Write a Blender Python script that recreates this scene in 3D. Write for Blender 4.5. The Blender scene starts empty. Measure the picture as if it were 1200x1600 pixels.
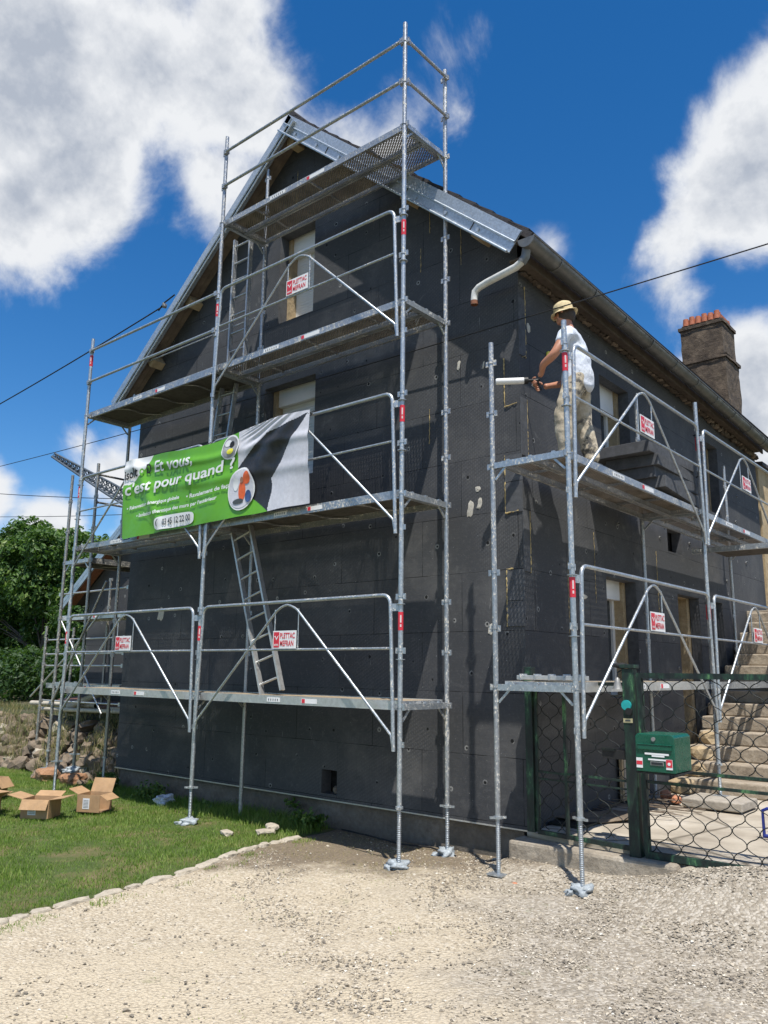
import bpy, math, random
import numpy as np
from mathutils import Vector, Matrix, Quaternion, noise
R_ = math.radians
scene = bpy.context.scene
COL = scene.collection
random.seed(7); rng = np.random.default_rng(7)

# ------------------------------------------------------------------ camera
cam_d = bpy.data.cameras.new("camera"); cam = bpy.data.objects.new("camera", cam_d); COL.objects.link(cam)
scene.camera = cam
CP = Vector((4.773, -5.863, 1.727))
RM = [[0.7627620820301042, 0.6465710032294183, 0.011829884390759588],
      [-0.11653929988705705, 0.1554295901256707, -0.9809486410279711],
      [-0.6360916584554575, 0.7468517820147315, 0.193906722098545]]
m = Matrix((RM[0], [-v for v in RM[1]], [-v for v in RM[2]])).transposed()
cam.matrix_world = Matrix.Translation(CP) @ m.to_4x4()
cam_d.sensor_fit = 'VERTICAL'; cam_d.sensor_height = 24.0
cam_d.lens = 24.0 * 1257.12 / 1600.0
cam_d.clip_start = 0.05; cam_d.clip_end = 3000

# ------------------------------------------------------------------ light
SUN_DIR = Vector((1.05, -1.0, 3.25)).normalized()
SUN_EL = math.asin(SUN_DIR.z)
sl = bpy.data.lights.new("sun", 'SUN'); sl.energy = 4.75; sl.angle = R_(0.53); sl.color = (1.0, 0.955, 0.89)
so = bpy.data.objects.new("sun", sl); COL.objects.link(so)
so.rotation_euler = SUN_DIR.to_track_quat('Z', 'Y').to_euler(); so.location = (5, -5, 20)

w = bpy.data.worlds.new("World"); scene.world = w; w.use_nodes = True
nt = w.node_tree; nt.nodes.clear()
def N(t, **k):
    n = nt.nodes.new(t)
    for a, b in k.items(): setattr(n, a, b)
    return n
def LK(a, b): nt.links.new(a, b)
def val(x):
    n = N('ShaderNodeValue'); n.outputs[0].default_value = x; return n.outputs[0]
def MA(op, a, b=None, c=None, clamp=False):
    n = N('ShaderNodeMath', operation=op); n.use_clamp = clamp
    for i, v in enumerate((a, b, c)):
        if v is None: continue
        if isinstance(v, (int, float)): n.inputs[i].default_value = v
        else: LK(v, n.inputs[i])
    return n.outputs[0]
out = N('ShaderNodeOutputWorld'); bg = N('ShaderNodeBackground')
sky = N('ShaderNodeTexSky', sky_type='NISHITA'); sky.sun_disc = False
sky.sun_elevation = SUN_EL; sky.sun_rotation = math.atan2(SUN_DIR.x, SUN_DIR.y)
sky.altitude = 300; sky.air_density = 1.0; sky.dust_density = 0.3; sky.ozone_density = 3.0
tc = N('ShaderNodeTexCoord')
nz = N('ShaderNodeTexNoise'); nz.inputs['Scale'].default_value = 6.0; nz.inputs['Detail'].default_value = 10; nz.inputs['Roughness'].default_value = 0.60; nz.inputs['Distortion'].default_value = .35
nz2 = N('ShaderNodeTexNoise'); nz2.inputs['Scale'].default_value = 2.6; nz2.inputs['Detail'].default_value = 5
nz3 = N('ShaderNodeTexNoise'); nz3.inputs['Scale'].default_value = 16.0; nz3.inputs['Detail'].default_value = 6; nz3.inputs['Roughness'].default_value = 0.6
for q in (nz, nz2, nz3): LK(tc.outputs['Generated'], q.inputs['Vector'])
# cloud banks: world direction, angular radius, thickness
CLOUDS = [((-0.741, 0.317, 0.592), .20, 1.0), ((-0.690, 0.400, 0.640), .17, 1.0), ((-0.640, 0.455, 0.619), .115, 1.0),
          ((-0.745, 0.362, 0.530), .13, 1.0), ((-0.800, 0.330, 0.490), .11, .95), ((-0.595, 0.440, 0.672), .07, .9),
          ((-0.683, 0.489, 0.545), .08, .75), ((-0.600, 0.560, 0.571), .07, .5), ((-0.560, 0.600, 0.571), .07, .45),
          ((-0.520, 0.625, 0.582), .06, .4), ((-0.45, 0.655, 0.607), .06, .33), ((-0.43, 0.62, 0.655), .045, .25), ((-0.72, 0.48, 0.50), .05, .35),
          ((-0.185, 0.812, 0.552), .095, .9), ((-0.205, 0.830, 0.515), .10, .95), ((-0.165, 0.850, 0.490), .09, .95), ((-0.285, 0.835, 0.470), .06, .55), ((-0.305, 0.850, 0.430), .07, .45),
          ((-0.410, 0.775, 0.483), .05, .40), ((-0.245, 0.92, 0.33), .085, 1.0), ((-0.255, 0.935, 0.27), .08, 1.0),
          ((-0.16, 0.93, 0.33), .10, 1.0), ((-0.22, 0.95, 0.21), .10, 1.0),
          ((-0.851, 0.459, 0.257), .045, .55), ((-0.830, 0.490, 0.225), .06, .8), ((-0.905, 0.370, 0.190), .055, .85), ((-0.868, 0.440, 0.150), .065, .85),
          ((-0.905, 0.340, 0.275), .03, .6), ((-0.81, 0.53, 0.15), .06, .8), ((-0.93, 0.33, 0.12), .06, .8)]
for k in range(26):
    a = 1.2 + k * 2.399; e = 0.12 + 0.75 * ((k * 0.618) % 1.0)
    d = Vector((math.cos(a) * math.cos(e), math.sin(a) * math.cos(e), math.sin(e)))
    if d.x < 0.1 and d.y > 0.1: continue
    CLOUDS.append((tuple(d), .10 + .12 * ((k * .37) % 1), .9))
field = None
for c, r, t in CLOUDS:
    v = Vector(c).normalized()
    dn = N('ShaderNodeVectorMath', operation='DISTANCE'); LK(tc.outputs['Generated'], dn.inputs[0]); dn.inputs[1].default_value = v
    f = MA('MULTIPLY', MA('SUBTRACT', 1.0, MA('DIVIDE', dn.outputs['Value'], r * 1.14)), t)
    field = f if field is None else MA('SMOOTH_MAX', field, f, 0.12)
f2 = MA('ADD', field, MA('MULTIPLY', MA('SUBTRACT', nz.outputs['Fac'], 0.5), 1.35))
f2 = MA('ADD', f2, MA('MULTIPLY', MA('SUBTRACT', nz2.outputs['Fac'], 0.5), 0.7))
f2 = MA('ADD', f2, MA('MULTIPLY', MA('SUBTRACT', nz3.outputs['Fac'], 0.5), 0.25))
mr = N('ShaderNodeMapRange', interpolation_type='SMOOTHERSTEP'); LK(f2, mr.inputs[0]); mr.inputs[1].default_value = 0.10; mr.inputs[2].default_value = 0.56
mr2 = N('ShaderNodeMapRange', interpolation_type='SMOOTHSTEP'); LK(MA('ADD', f2, MA('MULTIPLY', MA('SUBTRACT', nz3.outputs['Fac'], 0.5), .9)), mr2.inputs[0]); mr2.inputs[1].default_value = 0.50; mr2.inputs[2].default_value = 1.25
def shifted(scale, det, ro, d):
    q = N('ShaderNodeTexNoise'); q.inputs['Scale'].default_value = scale; q.inputs['Detail'].default_value = det; q.inputs['Roughness'].default_value = ro
    v_ = N('ShaderNodeVectorMath', operation='ADD'); LK(tc.outputs['Generated'], v_.inputs[0]); v_.inputs[1].default_value = d; LK(v_.outputs[0], q.inputs['Vector']); return q.outputs['Fac']
rel = MA('SUBTRACT', shifted(8.0, 7, .6, SUN_DIR * .030), shifted(8.0, 7, .6, (0, 0, 0)))
rel2 = MA('SUBTRACT', shifted(22.0, 5, .55, SUN_DIR * .012), shifted(22.0, 5, .55, (0, 0, 0)))
shade = MA('ADD', MA('ADD', mr2.outputs[0], MA('MULTIPLY', rel, 2.6)), MA('MULTIPLY', rel2, 1.2), clamp=True)
cc = N('ShaderNodeMix', data_type='RGBA'); LK(shade, cc.inputs['Factor'])
cc.inputs['A'].default_value = (8.8, 9.0, 9.3, 1); cc.inputs['B'].default_value = (4.6, 5.1, 6.0, 1)
hs = N('ShaderNodeHueSaturation'); hs.inputs['Saturation'].default_value = 1.36; hs.inputs['Value'].default_value = 1.48; hs.inputs['Hue'].default_value = .503
LK(sky.outputs['Color'], hs.inputs['Color'])
mx = N('ShaderNodeMix', data_type='RGBA'); LK(mr.outputs[0], mx.inputs['Factor']); LK(hs.outputs[0], mx.inputs['A']); LK(cc.outputs['Result'], mx.inputs['B'])
LK(mx.outputs['Result'], bg.inputs['Color']); bg.inputs['Strength'].default_value = 0.078
LK(bg.outputs[0], out.inputs[0])
vs = scene.view_settings; vs.view_transform = 'Standard'; vs.look = 'None'; vs.exposure = 0.33; vs.gamma = 1.0
try: scene.cycles.use_denoising = True
except Exception: pass

# ------------------------------------------------------------------ materials
class Mt:
    """small node builder"""
    def __init__(s, name, col=(.5, .5, .5), rough=.7, metal=0.0, spec=None):
        s.m = bpy.data.materials.new(name); s.m.use_nodes = True; s.nt = s.m.node_tree
        s.b = s.nt.nodes['Principled BSDF']; s.b.inputs['Base Color'].default_value = (*col, 1)
        s.b.inputs['Roughness'].default_value = rough; s.b.inputs['Metallic'].default_value = metal
        if spec is not None: s.b.inputs['Specular IOR Level'].default_value = spec
        s.tc = s.nt.nodes.new('ShaderNodeTexCoord'); s.h = None
    def n(s, t, **k):
        n = s.nt.nodes.new(t)
        for a, b in k.items(): setattr(n, a, b)
        return n
    def L(s, a, b): s.nt.links.new(a, b)
    def co(s, scale=(1, 1, 1), rot=(0, 0, 0), loc=(0, 0, 0), world=False):
        mp = s.n('ShaderNodeMapping'); mp.inputs['Scale'].default_value = scale; mp.inputs['Rotation'].default_value = rot; mp.inputs['Location'].default_value = loc
        if world:
            g = s.n('ShaderNodeNewGeometry'); s.L(g.outputs['Position'], mp.inputs['Vector'])
        else: s.L(s.tc.outputs['Object'], mp.inputs['Vector'])
        return mp.outputs[0]
    def noise(s, scale, detail=4, rough=.55, co=None, dist=0):
        n = s.n('ShaderNodeTexNoise'); n.inputs['Scale'].default_value = scale; n.inputs['Detail'].default_value = detail; n.inputs['Roughness'].default_value = rough; n.inputs['Distortion'].default_value = dist
        s.L(co if co is not None else s.co(), n.inputs['Vector']); return n.outputs['Fac']
    def vor(s, scale, co=None, feature='F1', rnd=1.0, out='Distance'):
        n = s.n('ShaderNodeTexVoronoi', feature=feature); n.inputs['Scale'].default_value = scale; n.inputs['Randomness'].default_value = rnd
        s.L(co if co is not None else s.co(), n.inputs['Vector']); return n.outputs[out]
    def ma(s, op, a, b=None, clamp=False):
        n = s.n('ShaderNodeMath', operation=op); n.use_clamp = clamp
        for i, v in enumerate((a, b)):
            if v is None: continue
            if isinstance(v, (int, float)): n.inputs[i].default_value = v
            else: s.L(v, n.inputs[i])
        return n.outputs[0]
    def rng(s, v, a, b, c=0.0, d=1.0, smooth=True):
        n = s.n('ShaderNodeMapRange'); n.interpolation_type = 'SMOOTHSTEP' if smooth else 'LINEAR'
        s.L(v, n.inputs[0]); n.inputs[1].default_value = a; n.inputs[2].default_value = b; n.inputs[3].default_value = c; n.inputs[4].default_value = d
        return n.outputs[0]
    def mix(s, f, a, b):
        n = s.n('ShaderNodeMix', data_type='RGBA')
        if isinstance(f, (int, float)): n.inputs['Factor'].default_value = f
        else: s.L(f, n.inputs['Factor'])
        for k, v in (('A', a), ('B', b)):
            if isinstance(v, tuple): n.inputs[k].default_value = (*v, 1) if len(v) == 3 else v
            else: s.L(v, n.inputs[k])
        return n.outputs['Result']
    def ramp(s, f, stops):
        n = s.n('ShaderNodeValToRGB'); s.L(f, n.inputs[0]); e = n.color_ramp.elements
        while len(e) < len(stops): e.new(0.5)
        for i, (p, c) in enumerate(stops): e[i].position = p; e[i].color = (*c, 1)
        return n.outputs['Color']
    def col(s, c): s.L(c, s.b.inputs['Base Color']); return s
    def rough(s, r): s.L(r, s.b.inputs['Roughness']); return s
    def bump(s, h, strength=.5, dist=.01):
        n = s.n('ShaderNodeBump'); n.inputs['Strength'].default_value = strength; n.inputs['Distance'].default_value = dist
        s.L(h, n.inputs['Height'])
        if s.h is not None: s.L(s.h, n.inputs['Normal'])
        s.h = n.outputs[0]; s.L(s.h, s.b.inputs['Normal']); return s

M = {}
def simple(name, c, rough=.6, metal=0.0, var=.25, scale=12, bump=.15, spec=None, dark=None):
    m = Mt(name, c, rough, metal, spec)
    d = dark if dark else tuple(x * (1 - var) for x in c); l = tuple(min(1, x * (1 + var)) for x in c)
    nn = m.noise(scale, 6, .65)
    m.col(m.ramp(nn, [(.3, d), (.52, c), (.75, l)]))
    m.rough(m.rng(m.noise(scale * 2.3, 3), .3, .7, max(0, rough - .12), min(1, rough + .12)))
    if bump: m.bump(m.noise(scale * 6, 5, .7), bump, .01)
    M[name] = m.m; return m

def galv(name, c=(.47, .51, .54), splash=.3, tint=(.62, .60, .54)):
    m = Mt(name, c, .42, .72)
    v = m.vor(55, out='Color'); sp = m.n('ShaderNodeSeparateColor'); m.L(v, sp.inputs[0])
    base = m.mix(m.rng(sp.outputs[0], 0, 1, 0, .55), tuple(x * .82 for x in c), tuple(min(1, x * 1.22) for x in c))
    nn = m.noise(9, 6, .7); base = m.mix(m.rng(nn, .45, .75, 0, .5), base, tuple(x * .62 for x in c))
    s = m.noise(70, 3, .6, co=m.co((1, 1, .6))); s2 = m.noise(5, 3, .6); s = m.ma('ADD', s, m.ma('MULTIPLY', m.ma('SUBTRACT', s2, .5), .35)); mask = m.rng(s, .66 - splash * .2, .70 - splash * .18)
    m.col(m.mix(mask, base, tint))
    m.L(m.rng(mask, 0, 1, .72, .0), m.b.inputs['Metallic']); m.rough(m.rng(mask, 0, 1, .4, .85))
    m.bump(mask, .35, .002); M[name] = m.m
galv('galvanised'); galv('galvanised_splashed', (.42, .44, .46), .45, (.60, .575, .51)); galv('galvanised_old', (.33, .33, .32), .5, (.46, .43, .36))
galv('verge_metal', (.52, .57, .61), .0)
simple('aluminium', (.60, .60, .58), .4, .7, .15, 20)
simple('deck_wood', (.34, .27, .18), .8, 0, .3, 18)
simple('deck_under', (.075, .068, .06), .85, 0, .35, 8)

def perf():
    m = Mt('perforated_steel', (.36, .35, .32), .55, .5)
    hol = m.n('ShaderNodeTexVoronoi', feature='F1'); hol.inputs['Scale'].default_value = 1.0; hol.inputs['Randomness'].default_value = 0.0
    # two interleaved square grids = staggered holes
    a = m.n('ShaderNodeTexVoronoi', feature='F1'); a.inputs['Scale'].default_value = 1.0; a.inputs['Randomness'].default_value = 0.0
    m.L(m.co((24, 30, 0.0), loc=(0, 0, 0)), hol.inputs['Vector']); m.L(m.co((24, 30, 0.0), loc=(.5, .5, 0)), a.inputs['Vector'])
    d = m.ma('MINIMUM', hol.outputs['Distance'], a.outputs['Distance'])
    nn = m.noise(5, 5, .7)
    m.col(m.ramp(nn, [(.3, (.15, .125, .095)), (.6, (.29, .25, .20)), (.8, (.38, .35, .30))]))
    m.bump(m.rng(d, .15, .42), .8, .006)
    alpha = m.ma('GREATER_THAN', d, .185); m.L(alpha, m.b.inputs['Alpha'])
    M['perforated_steel'] = m.m
perf()

def eps(name, axis):
    m = Mt(name, (.05, .053, .058), .75, 0, .35)
    rot = (R_(90), 0, 0) if axis == 'x' else (R_(90), 0, R_(90))
    g = m.n('ShaderNodeNewGeometry'); sx = m.n('ShaderNodeSeparateXYZ'); m.L(g.outputs['Position'], sx.inputs[0])
    cx = m.n('ShaderNodeCombineXYZ'); m.L(sx.outputs[0 if axis == 'x' else 1], cx.inputs[0]); m.L(m.ma('ADD', sx.outputs[2], -.33 + 12.0), cx.inputs[1])
    P = cx.outputs[0]
    wob = m.n('ShaderNodeVectorMath', operation='ADD'); m.L(P, wob.inputs[0])
    wc = m.n('ShaderNodeCombineXYZ'); m.L(m.ma('MULTIPLY', m.ma('SUBTRACT', m.noise(1.7, 2, co=P), .5), .012), wc.inputs[1]); m.L(wc.outputs[0], wob.inputs[1])
    br = m.n('ShaderNodeTexBrick'); br.offset = .43; br.inputs['Scale'].default_value = 1.0; br.inputs['Brick Width'].default_value = 1.2; br.inputs['Row Height'].default_value = .6
    br.inputs['Mortar Size'].default_value = .0042; br.inputs['Mortar Smooth'].default_value = .3
    br.inputs['Color1'].default_value = (.0, .0, .0, 1); br.inputs['Color2'].default_value = (1, 1, 1, 1); br.inputs['Mortar'].default_value = (.5, .5, .5, 1)
    m.L(wob.outputs[0], br.inputs['Vector'])
    base = m.mix(br.outputs['Color'], (.048, .050, .054), (.060, .062, .066))
    # rubbed, dusty areas
    n1 = m.noise(1.1, 7, .72, co=P); base = m.mix(m.rng(n1, .46, .72, 0, .7), base, (.125, .122, .118)); n3 = m.noise(3.2, 8, .8, co=P, dist=1.2); base = m.mix(m.rng(n3, .56, .70, 0, .4), base, (.19, .187, .18)); base = m.mix(m.rng(m.noise(.55, 3, .5, co=m.ma_vec(P, (8, 2, 0))), .42, .62, .35, 0), base, (.040, .042, .046))
    n2 = m.noise(26, 5, .8, co=P); base = m.mix(m.rng(n2, .5, .75, 0, .4), base, (.15, .15, .148))
    # milled diamond pattern on some boards
    wv = m.n('ShaderNodeTexWave'); wv.wave_type = 'BANDS'; wv.bands_direction = 'X'; wv.inputs['Scale'].default_value = 13; wv.inputs['Distortion'].default_value = .0; m.L(P, wv.inputs['Vector'])
    mp = m.n('ShaderNodeMapping'); mp.inputs['Rotation'].default_value = (0, 0, R_(60)); m.L(P, mp.inputs['Vector'])
    wv2 = m.n('ShaderNodeTexWave'); wv2.bands_direction = 'X'; wv2.inputs['Scale'].default_value = 9; m.L(mp.outputs[0], wv2.inputs['Vector'])
    patch = m.rng(m.noise(.75, 2, co=m.ma_vec(P, (3.1, 7.7, 2.0))), .53, .60)
    hatch = m.ma('MULTIPLY', m.ma('MULTIPLY', wv.outputs['Fac'], wv2.outputs['Fac']), patch)
    base = m.mix(m.ma('MULTIPLY', hatch, .20), base, (.19, .19, .195))
    # fine horizontal saw marks
    saw = m.noise(1.0, 4, .8, co=m.sc_vec(P, (5, 190, 1))); base = m.mix(m.rng(saw, .45, .75, 0, .22), base, (.15, .15, .15))
    # white specks and plaster flecks
    sp = m.rng(m.noise(62, 2, .5, co=P), .735, .76); base = m.mix(m.ma('MULTIPLY', sp, .75), base, (.42, .42, .40))
    streak = m.ma('MULTIPLY', m.rng(m.noise(1.0, 3, .6, co=m.sc_vec(P, (34, 5, 1))), .66, .72), m.rng(m.noise(.9, 2, co=P), .52, .66))
    base = m.mix(m.ma('MULTIPLY', streak, .45), base, (.34, .34, .33))
    # dowel holes
    vo = m.n('ShaderNodeTexVoronoi', feature='F1'); vo.voronoi_dimensions = '2D'; vo.inputs['Scale'].default_value = 2.0; vo.inputs['Randomness'].default_value = .85; m.L(P, vo.inputs['Vector'])
    dd = m.ma('ADD', vo.outputs['Distance'], m.ma('MULTIPLY', m.noise(60, 2, co=P), .03))
    base = m.mix(m.ma('MULTIPLY', m.rng(dd, .062, .074, .5, 0), m.rng(m.noise(5, 2, co=P), .45, .60)), base, (.42, .42, .40))
    base = m.mix(m.rng(m.ma('ADD', dd, m.ma('MULTIPLY', m.ma('SUBTRACT', m.noise(2.7, 1, co=P), .5), .07)), .036, .044, 1, 0), base, (.006, .006, .006))
    seamv = m.ma('MULTIPLY', br.outputs['Fac'], m.rng(m.noise(1.9, 4, .7, co=P), .38, .60, .12, 1))
    base = m.mix(seamv, base, (.006, .006, .007))
    m.col(base)
    h = m.ma('SUBTRACT', m.ma('ADD', m.noise(42, 4, .6, co=P), m.ma('MULTIPLY', hatch, .6)), m.ma('MULTIPLY', br.outputs['Fac'], 2.0))
    m.bump(h, .35, .004)
    m.bump(m.noise(1.3, 3, co=P), .25, .03)
    M[name] = m.m
def ma_vec(s, v, off):
    n = s.n('ShaderNodeVectorMath', operation='ADD'); s.L(v, n.inputs[0]); n.inputs[1].default_value = off; return n.outputs[0]
def sc_vec(s, v, f):
    n = s.n('ShaderNodeVectorMath', operation='MULTIPLY'); s.L(v, n.inputs[0]); n.inputs[1].default_value = f; return n.outputs[0]
Mt.ma_vec = ma_vec; Mt.sc_vec = sc_vec
eps('insulation_gable', 'x'); eps('insulation_facade', 'y')
simple('insulation_board', (.085, .088, .094), .75, 0, .3, 14, .2, .35)
simple('foam', (.50, .38, .17), .9, 0, .35, 30, .6)
simple('mortar', (.52, .49, .42), .95, 0, .2, 25, .5)
simple('timber_weathered', (.20, .155, .115), .85, 0, .35, 6, .3)
simple('eave_timber', (.085, .065, .048), .85, 0, .35, 6, .3)
simple('timber_pale', (.42, .32, .19), .85, 0, .3, 8, .4)
simple('pvc_white', (.72, .72, .70), .4, 0, .06, 4, .03)
simple('glass_dark', (.03, .035, .04), .08, 0, .2, 2, 0)
simple('zinc', (.17, .17, .165), .45, .6, .25, 5, .15)
simple('pipe_pale', (.66, .66, .63), .5, 0, .15, 8, .1)
simple('rust', (.24, .10, .055), .85, 0, .35, 25, .4)
simple('roof_tile', (.045, .04, .042), .8, 0, .3, 9, .5)
simple('terracotta', (.40, .13, .065), .8, 0, .3, 14, .4)
simple('red', (.62, .03, .05), .45, 0, .1, 20, 0)
simple('white', (.78, .78, .77), .45, 0, .06, 10, .02)
simple('black', (.012, .012, .012), .6, 0, .3, 10, 0)
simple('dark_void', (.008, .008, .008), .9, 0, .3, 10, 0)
simple('plastic_wrap', (.36, .40, .42), .3, 0, .35, 22, .6)
simple('cardboard', (.40, .25, .13), .85, 0, .2, 9, .2)
simple('cardboard_inside', (.27, .165, .09), .9, 0, .2, 9, .2)
simple('paper_label', (.68, .69, .70), .6, 0, .15, 60, 0)
simple('cast_grey', (.26, .26, .25), .5, .4, .2, 20, .2)
simple('teal', (.02, .36, .36), .4, 0, .2, 20, .1)
simple('brass', (.62, .54, .32), .4, .5, .15, 30, 0)
simple('blue_paint', (.015, .03, .22), .4, 0, .25, 14, .1)
simple('brick', (.46, .20, .11), .9, 0, .35, 18, .6)
simple('kerb_stone', (.42, .37, .29), .9, 0, .3, 16, .6)
simple('bark', (.10, .08, .06), .95, 0, .4, 12, .7)
simple('cable_black', (.01, .01, .01), .5, 0, .1, 10, 0)
simple('yellow', (.75, .68, .05), .5, 0, .1, 10, 0)
simple('pvc_tube', (.50, .45, .36), .6, 0, .2, 9, .1)
simple('brown_tube', (.13, .06, .045), .5, 0, .3, 9, .1)
simple('letterbox_green', (.006, .085, .050), .32, 0, .15, 10, .03)
simple('crane_steel', (.10, .12, .14), .6, .3, .2, 5, 0)
simple('fence_wire', (.05, .06, .05), .6, .3, .2, 9, 0)

def stone(name, a, b, c, scale=3.0, bscale=22, bs=.7, moss=None):
    m = Mt(name, a, .95)
    n = m.noise(scale, 8, .7); base = m.ramp(n, [(.28, c), (.5, a), (.72, b)])
    base = m.mix(m.rng(m.noise(scale * 9, 5, .7), .4, .7, 0, .55), base, tuple(x * .62 for x in a))
    if moss: base = m.mix(m.rng(m.noise(scale * .8, 4, .6), .5, .62, 0, .75), base, moss)
    m.col(base); m.bump(m.noise(bscale, 7, .75), bs, .02); m.bump(m.vor(bscale * .35), bs * .5, .03)
    M[name] = m.m
stone('concrete', (.38, .34, .28), (.50, .46, .38), (.25, .22, .18), 2.5, 40, .4)
stone('concrete_step', (.36, .30, .225), (.47, .41, .32), (.20, .16, .12), 3.5, 34, .5)
stone('plinth_render', (.17, .145, .115), (.25, .22, .18), (.09, .078, .06), 2.2, 26, .6)
stone('rubble', (.20, .155, .11), (.34, .27, .19), (.075, .065, .05), 2.6, 16, .9)
stone('reddish_stone', (.36, .19, .10), (.48, .30, .18), (.18, .12, .08), 5, 22, .9)
stone('chimney_render', (.105, .078, .055), (.19, .145, .10), (.030, .024, .020), 4.5, 13, 1.0)
stone('tan_render', (.50, .38, .22), (.60, .48, .30), (.34, .25, .14), 1.6, 22, .5)
stone('old_stone', (.42, .32, .19), (.54, .43, .28), (.27, .20, .12), 4, 24, .6)
stone('kerb_concrete', (.36, .31, .24), (.48, .43, .35), (.20, .17, .13), 4, 30, .7)

def paint_flake():
    m = Mt('flaking_green', (.02, .05, .03), .6)
    n = m.noise(7, 7, .7, co=m.co((1.6, 1.6, .55))); base = m.ramp(n, [(.40, (.004, .009, .009)), (.50, (.008, .022, .016)), (.56, (.012, .045, .026)), (.61, (.03, .09, .045)), (.65, (.10, .24, .09)), (.70, (.02, .06, .03))])
    m.col(base); m.bump(n, .5, .004); M['flaking_green'] = m.m
    m = Mt('gate_wire', (.012, .016, .015), .5, .3)
    m.col(m.mix(m.rng(m.noise(30, 4), .55, .7, 0, .5), (.010, .014, .014), (.035, .05, .04))); M['gate_wire'] = m.m
paint_flake()

def ground_mats():
    # bare soil, fallback terrain
    m = Mt('earth', (.16, .13, .08), .95)
    m.col(m.ramp(m.noise(.9, 8, .7), [(.35, (.04, .055, .02)), (.5, (.06, .065, .028)), (.65, (.11, .09, .055))])); m.bump(m.noise(14, 7, .75), .8, .04); M['earth'] = m.m
    m = Mt('gravel', (.45, .39, .28), .95)
    P = m.co(world=True)
    v = m.n('ShaderNodeTexVoronoi', feature='F1'); v.inputs['Scale'].default_value = 46; m.L(m.ma_vec(P, (0, 0, 0)), v.inputs['Vector'])
    sp = m.n('ShaderNodeSeparateColor'); m.L(v.outputs['Color'], sp.inputs[0])
    v2 = m.n('ShaderNodeTexVoronoi', feature='F1'); v2.inputs['Scale'].default_value = 95; m.L(P, v2.inputs['Vector'])
    sp2 = m.n('ShaderNodeSeparateColor'); m.L(v2.outputs['Color'], sp2.inputs[0])
    peb = m.ramp(sp.outputs[0], [(0, (.24, .20, .145)), (.35, (.43, .36, .26)), (.7, (.56, .49, .37)), (1, (.72, .67, .57))])
    peb2 = m.ramp(sp2.outputs[0], [(0, (.31, .25, .16)), (.5, (.53, .44, .30)), (1, (.68, .60, .46))])
    peb = m.mix(.5, peb, peb2)
    fine = m.ramp(m.noise(120, 5, .8, co=P), [(.3, (.38, .31, .21)), (.5, (.52, .44, .31)), (.7, (.62, .54, .41))])
    big = m.noise(.75, 6, .6, co=P, dist=.6)
    sx = m.n('ShaderNodeSeparateXYZ'); m.L(P, sx.inputs[0])
    # compacted sandy track near the camera, looser grey stones towards the gate
    g = m.rng(m.ma('ADD', m.ma('ADD', m.ma('MULTIPLY', sx.outputs[0], .55), m.ma('MULTIPLY', sx.outputs[1], .45)), m.ma('MULTIPLY', m.ma('SUBTRACT', big, .5), 2.4)), .0, .75)
    base = m.mix(m.rng(m.ma('ADD', big, m.rng(m.ma('ADD', m.ma('MULTIPLY', sx.outputs[0], .45), m.ma('MULTIPLY', sx.outputs[1], -.30)), .4, 1.9, -.12, .16)), .40, .60, .30, .97), peb, fine)
    greyp = m.ramp(sp.outputs[1], [(0, (.15, .13, .105)), (.5, (.29, .26, .215)), (1, (.49, .455, .395))])
    base = m.mix(m.ma('MULTIPLY', g, .72), base, greyp)
    # damp brown soil close to the wall
    soil = m.rng(m.ma('ADD', m.ma('MULTIPLY', sx.outputs[1], .7), m.ma('ADD', m.ma('MULTIPLY', sx.outputs[0], -.50), m.ma('MULTIPLY', m.ma('SUBTRACT', m.noise(2.2, 5, .65, co=P), .5), 1.6))), -.38, .22)
    base = m.mix(m.ma('MULTIPLY', soil, .85), base, m.ramp(m.noise(30, 6, .75, co=P), [(.3, (.065, .048, .030)), (.55, (.15, .11, .068)), (.75, (.34, .28, .19))]))
    gr = m.rng(m.noise(3.2, 6, .75, co=m.ma_vec(P, (4, 9, 0))), .60, .68); gr = m.ma('MULTIPLY', gr, m.rng(m.noise(.8, 2, co=P), .47, .6))
    base = m.mix(m.ma('MULTIPLY', gr, .6), base, (.14, .16, .05))
    gap = m.rng(v.outputs['Distance'], .45, .8); base = m.mix(m.ma('MULTIPLY', gap, .35), base, (.20, .155, .10))
    m.col(base)
    m.bump(m.ma('SUBTRACT', 1.0, v.outputs['Distance']), .9, .012); m.bump(m.ma('SUBTRACT', 1.0, v2.outputs['Distance']), .6, .006); m.bump(m.noise(3, 5), .6, .05)
    M['gravel'] = m.m
    m = Mt('pebble', (.5, .44, .33), .9)
    oi = m.n('ShaderNodeAttribute'); oi.attribute_name = 'tint'
    m.col(m.ramp(oi.outputs['Fac'], [(0, (.14, .12, .095)), (.35, (.28, .24, .18)), (.7, (.42, .36, .27)), (.93, (.53, .47, .37)), (1, (.70, .66, .57))])); M['pebble'] = m.m
    m = Mt('lawn_soil', (.05, .08, .02), .95)
    P = m.co(world=True)
    m.col(m.ramp(m.noise(1.6, 7, .7, co=P), [(.3, (.06, .10, .016)), (.48, (.10, .14, .03)), (.6, (.20, .17, .07)), (.8, (.34, .27, .15))])); m.bump(m.noise(40, 6, .8, co=P), 1, .03); M['lawn_soil'] = m.m
    m = Mt('grass', (.07, .16, .02), .6)
    oi = m.n('ShaderNodeAttribute'); oi.attribute_name = 'tint'
    P = m.co(world=True); nn = m.noise(1.4, 4, .6, co=P)
    f = m.ma('ADD', m.ma('MULTIPLY', oi.outputs['Fac'], .6), m.ma('MULTIPLY', nn, .5))
    m.col(m.ramp(f, [(.15, (.05, .105, .010)), (.40, (.125, .225, .024)), (.62, (.215, .31, .05)), (.85, (.40, .38, .15))]))
    m.b.inputs['Subsurface Weight'].default_value = 0.0
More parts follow.
